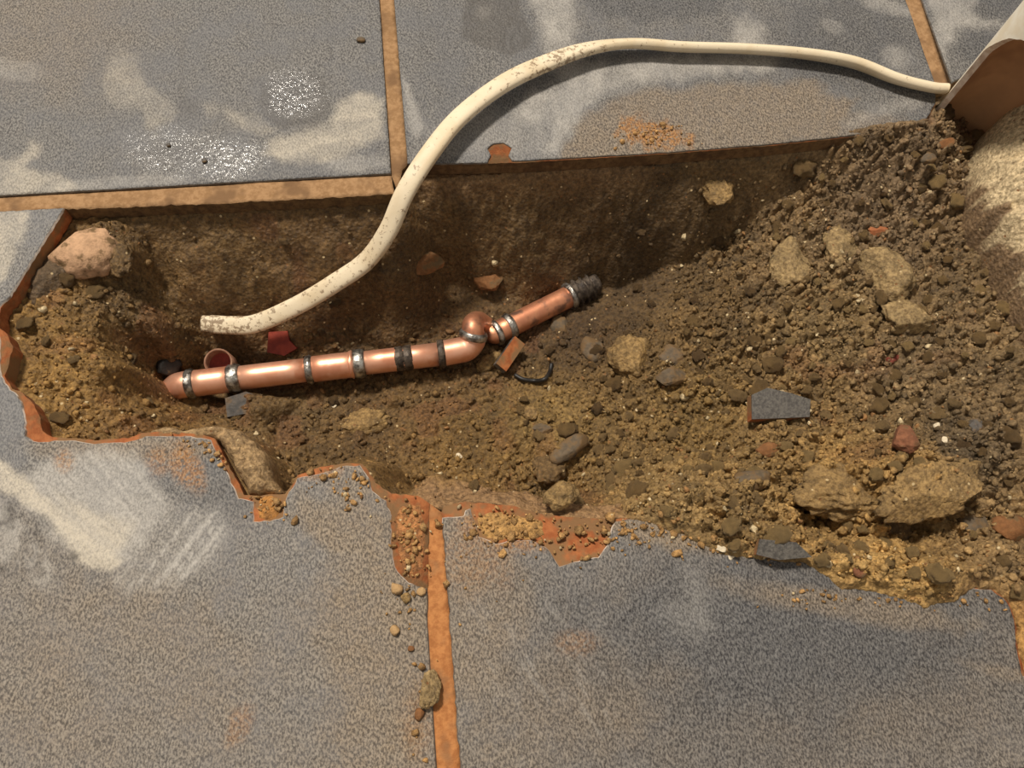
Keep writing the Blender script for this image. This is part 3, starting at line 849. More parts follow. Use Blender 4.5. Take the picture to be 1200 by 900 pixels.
for t_ in (0.2, 0.45, 0.7):
    q = R0 + (R1 - R0) * (0.95 + 0.33 * t_)
    tube('wrap', seg(q, q + (R1 - R0) * 0.022, 3), 0.0102, MAT['flux'], None, wob=0.3).parent = cpl
def ring(p, d_, w_, r, mat, parent, name='solder_ring', wob=0.10):
    d_ = d_ / np.linalg.norm(d_)
    pts = [p + d_ * (w_ * (t - 0.5)) for t in np.linspace(0, 1, 7)]
    prof = [0.90, 0.97, 1.0, 1.02, 1.0, 0.97, 0.90]
    o = tube(name, pts, lambda i: r * prof[i], mat, None, n=28, wob=wob)
    o.parent = parent
    return o
for px, w_, r, mt in ((224, 0.0052, PR + 0.0017, 'solder'), (275, 0.0075, PR + 0.0016, 'solder'), (363, 0.0045, PR + 0.0015, 'solder'),
                      (412, 0.0030, PR + 0.0013, 'copper'), (421, 0.0072, PR + 0.0017, 'solder'), (468, 0.0060, PR + 0.0005, 'flux'),
                      (478, 0.0060, PR + 0.0006, 'flux'), (517, 0.0045, PR + 0.0016, 'flux')):
    ring(along(px), axis, w_, r, MAT[mt], s1 if px < 300 else s3 if px < 440 else s4)
ring(P(555, 392.5, ZP + 0.0055), K2 - P(553, 401, ZP + 0.002), 0.0050, PR + 0.0017, MAT['solder'], el1)
ring(R0 + (R1 - R0) * 0.02, R1 - R0, 0.0040, PR + 0.0013, MAT['solder'], s5)
ring(R0 + (R1 - R0) * 0.18, R1 - R0, 0.0050, PR + 0.0013, MAT['solder'], s5)
ring(R0 + (R1 - R0) * 0.95, R1 - R0, 0.0040, PR + 0.0019, MAT['solder'], cpl)

# ------------------------------------------------------------------ white flat cable
cab_px = [(1108, 104, 6), (1090, 102, 6), (1050, 92, 6), (1000, 73, 6.5), (940, 62.5, 6.5), (870, 57, 6.5), (800, 55, 7), (740, 51, 8), (690, 57, 9),
          (640, 74, 10), (590, 98, 11), (540, 136, 12), (505, 178, 11), (475, 225, 2), (455, 270, -14), (430, 305, -30), (395, 330, -40),
          (350, 357, -50), (300, 379, -58), (268, 381, -61), (238, 379, -63)]
cpath = catmull([P(u, v, z * 0.001) for u, v, z in cab_px], 12)
nC = len(cpath)
def cab_sec(i, a_):
    t = i / (nC - 1)
    tw = math.radians(180 - 53 * (1 - float(sstep(0.28, 0.50, np.array(t)))) + 5 * math.sin(t * 31))
    maj, mnr = 0.0057, 0.0032 + 0.0002 * float(sstep(0.3, 0.5, np.array(t)))
    if t > 0.985: maj *= 0.9
    c, s = math.cos(a_), math.sin(a_)
    u = maj * math.copysign(abs(c) ** 0.75, c); v = mnr * math.copysign(abs(s) ** 0.75, s)
    return u * math.cos(tw) - v * math.sin(tw), u * math.sin(tw) + v * math.cos(tw)
cv, cf = sweep(cpath, cab_sec, 24)
cable = mesh_obj('electrical_cable', cv, cf, MAT['cable'], None, True)
tt_ = np.repeat(np.arange(nC) / (nC - 1), 24)
soilg = 0.15 + 0.75 * np.exp(-((tt_ - 0.44) / 0.05) ** 2) + 0.6 * sstep(0.85, 1.0, tt_) + 0.3 * sstep(0.55, 0.75, tt_)
point_color(cable.data, 'soiling', np.c_[soilg, soilg, soilg, np.ones_like(soilg)])
tag(cable, 'white flat electrical cable looping from the white pipe down into the trench', 'cable')

# ------------------------------------------------------------------ broken white pipe at the trench end
ro, ri, nA = 0.0264, 0.0226, 96
cb = P(1150, 140, 0.0)
toc = np.array([-cb[0], -cb[1], 0.0]); toc /= np.linalg.norm(toc)      # towards the trench
lft = np.array([toc[1], -toc[0], 0.0])
lean = np.array([0.02, 0.0, 0.0])
ZB, ZT = -0.030, 0.260
rings = [ZB + (ZT - ZB) * k / 60 for k in range(61)]
def arch(phi):                       # underside of what is left of the front, by angle from the trench side
    q = abs(phi) / math.radians(78)
    return 0.040 + 0.036 * (1 - q ** 2) + 0.0016 * mnoise.noise((phi * 3, 1.1, 0)) + 0.0010 * mnoise.noise((phi * 11, 4.1, 0))
Vp, Fp, Ip = [], [], []
for k in range(nA):
    phi = -math.pi + 2 * math.pi * k / nA
    dv = toc * math.cos(phi) + lft * math.sin(phi)
    z0_ = arch(phi) if abs(phi) < math.radians(78) else ZB
    for r_, zz in ((ro, z0_), (ro, ZT), (ri, z0_ - 0.0006), (ri, ZT)):
        Vp.append(np.array([cb[0], cb[1], 0]) + dv * r_ + lean * zz + np.array([0, 0, zz]))
for k in range(nA):
    a_, b_ = k * 4, ((k + 1) % nA) * 4
    Fp += [(a_, b_, b_ + 1, a_ + 1), (a_ + 2, a_ + 3, b_ + 3, b_ + 2), (a_, a_ + 2, b_ + 2, b_)]
    Ip += [0, 1, 2]
wp = empty('waste_pipe', np.array([cb[0], cb[1], ZB]))
tag(wp, 'standing white plastic waste pipe with its side broken open, brown inside', 'pipe')
sel = lambda i_: [f for f, q in zip(Fp, Ip) if q == i_]
for nm, i_, mt in (('outer_wall', 0, 'pvc_out'), ('inner_wall', 1, 'pvc_in'), ('broken_rim', 2, 'pvc_rim')):
    fs = sel(i_); us = sorted({q for f in fs for q in f}); rm = {q: n_ for n_, q in enumerate(us)}
    child_of(mesh_obj(nm, [Vp[q] for q in us], [tuple(rm[q] for q in f) for f in fs], MAT[mt], None, i_ != 2), wp)

# ------------------------------------------------------------------ lumps with an outline (concrete, mortar)
def dome(name, poly_px, zb, hmax, roll, mat, amp, freq, seed, grid=0.0013, zref=0.0, tilt=(0, 0), skirt=0.02, colour=None):
    poly = resample([(*P(u, v, zref)[:2], 0.0012) for u, v in poly_px])
    v2, faces = cdt_surface(poly, grid)
    a_, b_, c_ = (v2[i] for i in faces[0][:3])
    if (b_[0] - a_[0]) * (c_[1] - a_[1]) - (b_[1] - a_[1]) * (c_[0] - a_[0]) < 0:
        faces = [tuple(reversed(f)) for f in faces]
    x, y = v2[:, 0].copy(), v2[:, 1].copy()
    dd = np.maximum(poly_sdf(x, y, poly), 0)
    cx, cy = x.mean(), y.mean()
    prof = np.sqrt(np.clip(1 - (1 - np.clip(dd / roll, 0, 1)) ** 2, 0, 1))
    w1, w2, wid = worley(x * freq * 1.3, y * freq * 1.3, seed + 5)
    z = zb + hmax * prof + tilt[0] * (x - cx) + tilt[1] * (y - cy) + np.minimum(dd / 0.003, 1) * (amp * fbm(x * freq, y * freq, seed, 5, 0.6) + amp * 0.8 * (0.5 - w1))
    verts = [tuple(p) for p in np.c_[v2, z]]
    low = {}
    for p, q in boundary_loop(faces):
        for k in (p, q):
            if k not in low:
                low[k] = len(verts); verts.append((v2[k][0], v2[k][1], zb - skirt))
        faces.append((q, p, low[p], low[q]))
    loc = (cx, cy, zb - skirt)
    o = mesh_obj(name, verts, faces, mat, None, True, loc)
    if colour is not None:
        co = np.array(verts)
        c_ = RC @ (co - np.array([0, 0, H])).T
        u, v = 600 + F * c_[0] / -c_[2], 450 - F * c_[1] / -c_[2]
        cc = colour(co[:, 0], co[:, 1], co[:, 2], u, v)
        point_color(o.data, 'soil_colour', np.c_[np.clip(cc, 0.004, 1), np.ones(len(co))])
    return o

def cc_concrete(x, y, z, u, v):
    n = fbm(x * 90, y * 90, 801, 4)
    m = sstep(-0.15, 0.15, n * 1.1 + (u - 1152) / 45.0 - (v - 225) / 80.0)
    dirt = np.array(lin(128, 104, 76)); pale = np.array(lin(205, 184, 146))
    return (dirt * (1 - m[:, None]) + pale * m[:, None]) * (1 + 0.22 * fbm(x * 260, y * 260, 802, 3))[:, None]
conc = dome('concrete_lump', [(1202, 104), (1180, 128), (1152, 160), (1142, 190), (1132, 232), (1136, 268), (1160, 306), (1176, 342), (1194, 396), (1215, 440),
                              (1300, 440), (1420, 380), (1430, 160), (1300, 60)], -0.020, 0.044, 0.024, MAT['soil'], 0.0075, 150, 811, zref=-0.016, colour=cc_concrete)
tag(conc, 'pale lump of rough concrete beside the white pipe at the right edge', 'concrete')

def cc_mortar(c, seed):
    c = np.array(lin(*c))
    return lambda x, y, z, u, v: c * (1 + 0.35 * fbm(x * 160, y * 160, seed, 4))[:, None]
m1 = dome('mortar_lump', [(160, 508), (188, 496), (212, 500), (226, 497), (252, 495), (278, 501), (298, 514), (312, 534), (318, 560), (330, 576), (304, 580), (290, 578), (274, 548), (254, 514), (226, 512), (196, 512)],
          -0.0075, 0.0100, 0.009, MAT['soil'], 0.0034, 240, 821, colour=cc_mortar((158, 130, 92), 822))
tag(m1, 'sandy mortar lump on the broken tile edge below the pipe end', 'mortar')
m2 = dome('mortar_lump', [(300, 582), (300, 610), (316, 610), (330, 604), (333, 582), (316, 577)], -0.0025, 0.0028, 0.006, MAT['soil'], 0.0008, 260, 831, skirt=0.004,
          colour=cc_mortar((178, 124, 62), 832))
tag(m2, 'orange sandy patch in the notch of the broken tile', 'mortar')
m3 = dome('mortar_lump', [(462, 600), (470, 590), (494, 588), (500, 620), (497, 668), (482, 676), (468, 664), (464, 632)], -0.0016, 0.0016, 0.006, MAT['soil'], 0.0010, 260, 841, skirt=0.004,
          colour=cc_mortar((164, 112, 66), 842))
tag(m3, 'crumbly sand in the terracotta chip beside the lower grout joint', 'mortar')
m4 = dome('mortar_lump', [(556, 606), (575, 598), (602, 602), (636, 610), (640, 626), (624, 634), (600, 632), (580, 636), (564, 626)], -0.0016, 0.0020, 0.007, MAT['soil'], 0.0012, 240, 851, skirt=0.004,
          colour=cc_mortar((176, 136, 80), 852))
tag(m4, 'yellow sandy mortar crust along the broken edge of the lower right tile', 'mortar')

# ------------------------------------------------------------------ stones and clods
def rock_mesh(name, seed, sub=3, scale=(1, 1, 1), amp=0.28, freq=1.3, cuts=0, mat=None, fine=0.05, smooth=True):
    rnd = random.Random(seed)
    bm = bmesh.new()
    bmesh.ops.create_icosphere(bm, subdivisions=sub, radius=1.0)
    planes = []
    for _ in range(cuts):
        n = Vector((rnd.gauss(0, 1), rnd.gauss(0, 1), rnd.gauss(0, 1))).normalized()
        planes.append((n, rnd.uniform(0.55, 0.85)))
    o = Vector((seed * 1.7, seed * 0.3, seed * 2.9))
    for v in bm.verts:
        p = v.co.copy()
        k = 1 + amp * mnoise.fractal(p * freq + o, 0.8, 2.0, 3) + fine * mnoise.noise(p * 6 + o) + fine * 0.7 * mnoise.noise(p * 13 + o)
        p = p * k
        for n, dd in planes:
            q = p.dot(n)
            if q > dd: p -= n * (q - dd)
        v.co = Vector((p.x * scale[0], p.y * scale[1], p.z * scale[2]))
    me = bpy.data.meshes.new(name); bm.to_mesh(me); bm.free()
    me.polygons.foreach_set('use_smooth', np.full(len(me.polygons), smooth, dtype=bool))
    if mat: me.materials.append(mat)
    return me

def stone_mat(name, c, var=0.22, rough=0.85, objvar=0.0, scale=320, dirt=0.5):
    c = lin(*c)
    return rough_mat(name, tuple(k * (1 - var) for k in c), tuple(k * (1 + var) for k in c), scale, rough, 0.0007, objvar=objvar, c3=lin(112, 88, 58) if dirt else None, scale3=140, c3lo=dirt)
def soil_rock(me, c, seed):
    co = np.empty(len(me.vertices) * 3); me.vertices.foreach_get('co', co); co = co.reshape(-1, 3)
    k = co / (np.abs(co).max() + 1e-9)
    n_ = fbm(k[:, 0] * 3 + seed, k[:, 1] * 3 + k[:, 2] * 2.1, 950, 4)
    point_color(me, 'soil_colour', np.c_[np.clip(np.array(c) * (1 + 0.45 * n_)[:, None], 0.004, 1), np.ones(len(co))])
    me.materials.clear(); me.materials.append(MAT['soil'])
CLODC = {'soil': lin(112, 88, 54), 'pale': lin(152, 128, 88), 'yellow': lin(146, 118, 74), 'earth': lin(96, 78, 56)}
SM = {'soil': stone_mat('clod_brown', (122, 98, 62), 0.35, 0.9, 0.25), 'pale': stone_mat('clod_pale', (150, 126, 86), 0.3), 'pink': stone_mat('pinkish_stone', (188, 150, 116), 0.15, dirt=0.50),
      'grey': stone_mat('grey_stone', (100, 86, 68), 0.2, 0.75, dirt=0.42), 'slate': stone_mat('slate_stone', (92, 86, 80), 0.2, 0.6, dirt=0.46), 'brick': stone_mat('brick_red', (130, 84, 58), 0.2), 'orange': stone_mat('orange_brick', (164, 100, 62), 0.18, dirt=0.46),
      'red': stone_mat('dark_red_brick', (118, 56, 42), 0.2), 'white': stone_mat('white_grit', (226, 210, 180), 0.08, 0.5, dirt=0.62), 'tan': stone_mat('tan_pebble', (178, 144, 100), 0.12),
      'yellow': stone_mat('sandy_clod', (158, 128, 82), 0.3), 'rust': stone_mat('rusty_stone', (128, 86, 50), 0.2)}

def px_scale(p):
    c = RC @ (p - np.array([0, 0, H]))
    return -c[2] / F                           # metres per pixel there

def stone(px, py, wpx, hpx, mat, label, name='stone', cat='stone', flat=0.6, sink=0.35, cuts=5, amp=0.25, rot=0.0, sub=3, seed=None, smooth=True):
    p = ground(px, py)
    s = px_scale(p)
    sx, sy = wpx * 0.5 * s, hpx * 0.5 * s * 1.08
    sz = min(sx, sy) * flat
    sd = seed if seed is not None else int(px * 7 + py)
    if mat in CLODC:
        me = rock_mesh(name, sd, max(sub, 4) if wpx > 14 else sub, (sx, sy, sz), amp, 1.3, 2, None, 0.13)
        soil_rock(me, CLODC[mat], sd)
    else:
        me = rock_mesh(name, sd, sub, (sx, sy, sz), amp, 1.3, cuts, SM[mat], smooth=smooth and (cuts < 6 or wpx > 60))
    o = bpy.data.objects.new(name, me)
    o.location = (p[0], p[1], p[2] + sz * (1 - 2 * sink) * 0.6)
    o.rotation_euler = (0, 0, math.radians(rot))
    link(o); tag(o, label, cat)
    return o

stone(102, 298, 80, 62, 'pink', 'pale pinkish stone in the far left corner of the trench', cuts=9, flat=0.7, sink=0.35, amp=0.16, sub=4)
stone(137, 302, 36, 52, 'soil', 'brown soil clod leaning on the pale pinkish stone', 'soil_clod', 'soil clod', rot=20)
stone(62, 328, 46, 60, 'earth', 'grey-brown clod under the left tile corner', 'soil_clod', 'soil clod', rot=-30, sink=0.5)
stone(840, 222, 36, 44, 'yellow', 'yellowish stone stuck in the far trench wall', sink=0.5, rot=20)
stone(925, 312, 44, 60, 'pale', 'pale brown clod left of the largest pale clod', 'soil_clod', 'soil clod', amp=0.35, sink=0.45)
stone(1036, 322, 62, 70, 'pale', 'largest pale crusty clod on the right slope', 'soil_clod', 'soil clod', amp=0.3, rot=15, sink=0.42, sub=4)
stone(1066, 372, 56, 44, 'pale', 'pale clod just below the largest pale clod', 'soil_clod', 'soil clod', amp=0.3, sink=0.5)
stone(985, 290, 40, 56, 'pale', 'narrow pale clod above left of the largest pale clod', 'soil_clod', 'soil clod', amp=0.3, rot=-10, sink=0.5)
stone(1028, 272, 24, 18, 'orange', 'bright orange brick bit on the right slope', 'brick_fragment', 'brick', cuts=6)
stone(1045, 422, 22, 13, 'red', 'small dark red brick bit in the middle of the right soil', 'brick_fragment', 'brick', cuts=6)
stone(1057, 514, 38, 34, 'brick', 'reddish brown brick fragment near the lower right heap', 'brick_fragment', 'brick', cuts=8)
stone(1098, 500, 9, 10, 'white', 'white grit pebble right of the reddish brick fragment', 'pebble', 'pebble', cuts=6, sub=2)
stone(1096, 521, 8, 8, 'white', 'tiny white pebble below the white grit pebble', 'pebble', 'pebble', cuts=6, sub=2)
stone(1141, 499, 20, 22, 'slate', 'bluish grey stone near the right edge of the soil', cuts=7)
stone(845, 643, 13, 11, 'white', 'white pebble on the soil rim left of the slate chip', 'pebble', 'pebble', cuts=6, sub=2)
stone(856, 653, 9, 8, 'white', 'smaller white pebble touching the lower right tile', 'pebble', 'pebble', cuts=6, sub=2)
stone(1006, 670, 16, 15, 'brick', 'small pinkish red pebble in the lower right spill', 'pebble', 'pebble', cuts=3, sub=2)
stone(1151, 693, 14, 15, 'tan', 'round tan pebble at the spill edge on the right', 'pebble', 'pebble', cuts=1, amp=0.1, sub=2)
stone(786, 442, 44, 24, 'grey', 'flat grey stone in the middle of the soil slope', cuts=7, rot=-8)
stone(790, 417, 34, 26, 'grey', 'dark grey stone just above the flat grey stone', cuts=7)
stone(741, 420, 46, 60, 'yellow', 'large yellowish clod left of the flat grey stone', 'soil_clod', 'soil clod', amp=0.3, rot=10, sink=0.5, sub=4)
stone(695, 410, 30, 34, 'grey', 'brown-grey clod between the copper pipe and the yellowish clod', 'soil_clod', 'soil clod', rot=12)
stone(430, 495, 56, 28, 'yellow', 'sandy clod lying below the copper pipe', 'soil_clod', 'soil clod', amp=0.3, rot=5)
stone(668, 525, 56, 22, 'grey', 'long ridge-shaped clod on the near side of the trench', 'soil_clod', 'soil clod', rot=35, flat=0.9, sink=0.3)
stone(645, 550, 40, 36, 'soil', 'dark brown clod at the foot of the near trench edge', 'soil_clod', 'soil clod', amp=0.3, sink=0.3)
stone(635, 503, 26, 16, 'grey', 'small flat grey chip in the middle of the trench bed', cuts=7)
stone(622, 485, 18, 18, 'yellow', 'small sandy clod above the flat grey chip', 'soil_clod', 'soil clod')
stone(655, 580, 44, 30, 'yellow', 'sandy clod against the near mortar lip', 'soil_clod', 'soil clod', amp=0.3)
stone(495, 308, 52, 28, 'rust', 'flat rusty stone set in the far wall behind the cable', cuts=8, sink=0.5, flat=0.5)
stone(572, 328, 34, 26, 'rust', 'faint reddish stone in the soil behind the elbow', cuts=6, sink=0.6)
stone(573, 425, 34, 18, 'yellow', 'sandy stone wedged between the elbow and the terracotta shard', cuts=4, rot=30, sink=0.4)
stone(655, 383, 20, 26, 'grey', 'grey stone under the rear copper run', cuts=5, sink=0.3)
stone(990, 575, 120, 56, 'yellow', 'big sandy clod on the heap above the dark hollow', 'soil_clod', 'soil clod', amp=0.35, flat=0.6, sink=0.45, sub=5)
stone(1090, 575, 120, 58, 'yellow', 'broad sandy clod right of the big sandy clod', 'soil_clod', 'soil clod', amp=0.3, flat=0.6, sink=0.42, sub=5, rot=12)
stone(1103, 620, 34, 30, 'yellow', 'rounded olive stone in the dark hollow', cuts=2, amp=0.15)
stone(1140, 616, 36, 44, 'grey', 'upright grey stone in the dark hollow on the right', cuts=6)
stone(1182, 622, 48, 34, 'rust', 'brownish red clod at the right end of the hollow', 'soil_clod', 'soil clod', amp=0.3)
stone(1040, 622, 50, 34, 'soil', 'dark olive clod under the big sandy clod', 'soil_clod', 'soil clod', amp=0.25)
stone(985, 608, 34, 26, 'soil', 'brown clod at the left end of the dark hollow', 'soil_clod', 'soil clod', amp=0.3)
stone(880, 562, 46, 24, 'grey', 'flat grey-brown clod on the near rim of the heap', 'soil_clod', 'soil clod', cuts=4)
stone(900, 528, 30, 18, 'rust', 'dull purple-brown stone below the slate shard', cuts=5)
stone(1080, 195, 22, 14, 'grey', 'greyish stone high on the right slope', cuts=5)
stone(1108, 169, 26, 12, 'rust', 'rusty brown chip below the white pipe mouth', cuts=5, rot=20)
SM['black'] = stone_mat('black_lump', (40, 36, 33), 0.2, 0.55, dirt=0.6)
stone(202, 434, 30, 26, 'black', 'black lump against the left end of the copper pipe', cuts=4, sink=-0.1, flat=0.9)
stone(392, 476, 6, 6, 'white', 'white speck of grit just below the copper pipe', 'pebble', 'pebble', sub=2)
stone(538, 535, 9, 8, 'white', 'white pebble on the trench bed near the mortar lip', 'pebble', 'pebble', sub=2)
# on the tiles
stone(503, 808, 27, 40, 'pale', 'oval sandy stone resting against the lower grout joint', rot=-18, flat=0.8, sink=0.1, cuts=3, amp=0.2)
stone(465, 690, 16, 17, 'tan', 'sandy crumb below the terracotta chip', 'pebble', 'pebble', sink=0.1, sub=2)
stone(476, 701, 11, 12, 'yellow', 'brown crumb touching the sandy crumb below the chip', 'pebble', 'pebble', sink=0.1, sub=2)
stone(463, 739, 13, 13, 'tan', 'sandy crumb alone on the lower left tile', 'pebble', 'pebble', sink=0.1, sub=2)
stone(494, 694, 12, 11, 'tan', 'golden crumb on the edge of the grout joint', 'pebble', 'pebble', sink=0.1, sub=2)
stone(482, 760, 8, 7, 'rust', 'tiny brown crumb above the oval sandy stone', 'pebble', 'pebble', sink=0.1, sub=2)
stone(492, 838, 12, 14, 'rust', 'rusty crumb below the oval sandy stone', 'pebble', 'pebble', sink=0.1, sub=2)
stone(423, 48, 11, 8, 'grey', 'grey crumb on the upper left tile near the joint', 'pebble', 'pebble', sink=0.1, sub=2)
stone(240, 189, 7, 7, 'slate', 'black speck of grit on the wet patch', 'pebble', 'pebble', sink=0.1, sub=2)
stone(198, 171, 6, 6, 'slate', 'tiny black grit left of the wet patch', 'pebble', 'pebble', sink=0.1, sub=2)

# ------------------------------------------------------------------ broken tile and pottery pieces
def shard(name, label, px, py, outline, thick, tilt, rot, glaze_t=0.0009, dz=0.004, cat='tile shard', top='glaze', body='terracotta'):
    """outline in mm around the centre; glaze skin on a terracotta body"""
    p = ground(px, py) + np.array([0, 0, dz])
    e = empty(name, p)
    tag(e, label, cat)
    pts = [(x * 0.001, y * 0.001) for x, y in outline]
    n = len(pts)
    def prism(z0_, z1_, grow=0.0):
        v = [(x * (1 + grow), y * (1 + grow), z0_) for x, y in pts] + [(x, y, z1_) for x, y in pts]
        f = [tuple(range(n - 1, -1, -1)), tuple(range(n, 2 * n))] + [(i, (i + 1) % n, n + (i + 1) % n, n + i) for i in range(n)]
        return v, f
    v, f = prism(-thick, 0.0, 0.03)
    mesh_obj('body', v, f, MAT[body], e, False)
    v, f = prism(0.0, glaze_t)
    mesh_obj('glaze', v, f, MAT[top], e, False)
    e.rotation_euler = (math.radians(tilt[0]), math.radians(tilt[1]), math.radians(rot))
    return e
MAT['black_glaze'] = rough_mat('black_glaze', lin(70, 66, 62), lin(112, 106, 98), 260, 0.35, 0.0003)
MAT['slate_chip'] = rough_mat('slate_chip', lin(66, 62, 58), lin(98, 93, 86), 700, 0.42, 0.0003)
MAT['dark_slate'] = rough_mat('dark_slate', lin(58, 54, 50), lin(84, 76, 68), 220, 0.6, 0.0005, c3=lin(92, 72, 48), scale3=120)
MAT['black'] = rough_mat('black_plastic', lin(30, 28, 27), lin(44, 41, 38), 200, 0.45, 0.0001)
shard('tile_shard', 'dark glazed tile shard with terracotta underside on the soil slope', 905, 482,
      [(-17, -6), (16, -9), (19, 1), (9, 6), (-4, 11), (-14, 8)], 0.006, (6, -2), 2, dz=0.009, top='slate_chip')
shard('tile_shard', 'grey tile chip lying on the soil rim above the lower right tile', 912, 645,
      [(-13, -1), (-3, -5), (13, -6), (7, 2), (-10, 6)], 0.003, (12, -6), 2, dz=0.005, top='slate_chip')
shard('tile_shard', 'upright terracotta shard with black face below the rear copper run', 597, 424,
      [(-12, -4), (12, -4.5), (12, 4), (-12, 4.5)], 0.0035, (24, 4), 54, dz=0.0125, top='terracotta', body='black_glaze')
MAT['red_pot'] = rough_mat('dark_red_clay', lin(118, 40, 28), lin(146, 58, 40), 150, 0.55, 0.0004)
shard('pottery_shard', 'dark red pottery shard behind the copper pipe', 332, 406,
      [(-9, -6), (2, -8), (10, -3), (5, 2), (4, 8), (-8, 7)], 0.004, (26, 0), -6, dz=0.0045, cat='pottery shard', top='red_pot', body='red_pot')
shard('slate_fragment', 'dark grey slate fragment under the left end of the copper pipe', 284, 474,
      [(-10, -6), (8, -7), (11, 2), (4, 7), (-9, 6)], 0.003, (10, 0), 10, dz=0.0005, cat='slate', top='dark_slate', body='black')
# bent black strip
bp = [ground(603, 441), ground(612, 446), ground(626, 448), ground(638, 446), ground(644, 437), ground(646, 428)]
tube('bent_wire', catmull([q + np.array([0, 0, 0.0025]) for q in bp], 6), 0.0014, MAT['black'], None, n=10)
tag(bpy.data.objects['bent_wire'], 'thin bent black wire beside the upright terracotta shard', 'wire')
# open end of a little clay pipe
q = P(254, 419, -0.066)
cr = 0.0085
cl = empty('clay_pipe', q - np.array([0, 0, 0.012]))
tag(cl, 'small round clay pipe end standing open behind the copper pipe', 'pipe')
def ring_shell(r0, r1, h_, mat, name, inner_only=False):
    n = 32; v = []; f = []
    for k in range(n):
        th = 2 * math.pi * k / n
        for r_, z_ in ((r1, -h_), (r1, 0.0), (r0, 0.0), (r0, -h_)):
            v.append((r_ * math.cos(th), r_ * math.sin(th), z_))
    for k in range(n):
        a_, b_ = k * 4, ((k + 1) % n) * 4
        f += [(a_, b_, b_ + 1, a_ + 1), (a_ + 1, b_ + 1, b_ + 2, a_ + 2), (a_ + 2, b_ + 2, b_ + 3, a_ + 3)]
    o = mesh_obj(name, v, f, mat, cl, True)
    o.location = (0, 0, 0.012)
    return o
MAT['clay_rim'] = rough_mat('clay_rim', lin(128, 88, 66), lin(156, 118, 94), 200, 0.7, 0.0003)
w_ = ring_shell(cr - 0.0011, cr, 0.016, MAT['clay_rim'], 'rim')
vv = [(cr * 0.9 * math.cos(2 * math.pi * k / 24), cr * 0.9 * math.sin(2 * math.pi * k / 24), 0.002) for k in range(24)]
mesh_obj('red_lining', vv + [(0, 0, 0.0)], [(k, (k + 1) % 24, 24) for k in range(24)], MAT['red_pot'], cl, True)
cl.rotation_euler = (math.radians(14), math.radians(4), 0)

# ------------------------------------------------------------------ loose clods (individuals) and crumbs (stuff)
inner = np.argwhere((ds > 0.004) & (UX > -10) & (UX < 1215) & (UY < 830))
TINT = [lin(104, 81, 50), lin(118, 93, 56), lin(132, 106, 66), lin(142, 116, 76), lin(154, 127, 82)]
clod_me = []
for c_ in range(len(TINT)):
    row = []
    for i in range(4):
        m_ = rock_mesh('soil_clod', 900 + i + c_ * 10, 3, (1, random.uniform(0.7, 1), random.uniform(0.6, 0.8)), 0.40, 1.5, 2, None, 0.16)
        soil_rock(m_, np.array(TINT[c_]) * 1.22, i + c_); row.append(m_)
    clod_me.append(row)
def clod_words(u, v):
    if u < 210: return 'small loose soil clod on the sandy slope at the left end', 'clods on the left slope'
    if u < 620: return 'small loose soil clod on the trench bed around the copper pipe', 'clods around the copper pipe'
    if v > 590: return 'small loose soil clod in the spill over the lower right tile', 'clods in the lower right spill'
    if u < 850: return 'small loose soil clod in the middle of the trench, right of the copper pipe', 'clods right of the copper pipe'
    if v < 330: return 'small loose soil clod high on the right slope below the white pipe', 'clods high on the right slope'
    return 'small loose soil clod on the right-hand soil around the dark tile shard', 'clods on the right-hand soil'
made = 0
tries = 0
pipe_pts = np.array([along(u) for u in range(205, 545, 10)] + [R0 + (R1 - R0) * t for t in np.linspace(0, 1.3, 14)])[:, :2]
placed = []
while made < 260 and tries < 20000:
    tries += 1
    j, i = inner[RNG.integers(len(inner))]
    u, v = UX[j, i], UY[j, i]
    dens = 0.16 + 0.8 * sstep(600, 760, np.array(u)) + 0.5 * sstep(520, 560, np.array(v))
    if v < 330 and 180 < u < 830: dens *= 0.12
    if RNG.random() > dens or is_wall[j, i] > 0.5 and RNG.random() > 0.2: continue
    r = min(0.0026 + RNG.exponential(0.0012), 0.0075)
    p = np.array([GX[j, i], GY[j, i]])
    if np.min(np.hypot(*(pipe_pts - p).T)) < PR + r + 0.002: continue
    if any(math.hypot(p[0] - a_[0], p[1] - a_[1]) < (r + a_[2]) * 0.8 for a_ in placed): continue
    placed.append((p[0], p[1], r))
    o = bpy.data.objects.new('soil_clod', clod_me[min(max(int(np.argmin([abs(sum(t_) - 1.15 * soilc[j, i].sum()) for t_ in TINT])) + int(RNG.integers(-1, 2)), 0), 4)][made % 4])
    o.location = (p[0], p[1], SZ[j, i] + r * 0.25)
    o.scale = (r, r, r)
    o.rotation_euler = (RNG.random() * 0.8, RNG.random() * 0.8, RNG.random() * 6.28)
    lb, gp = clod_words(u, v)
    link(o); tag(o, lb, 'soil clod', gp)
    made += 1

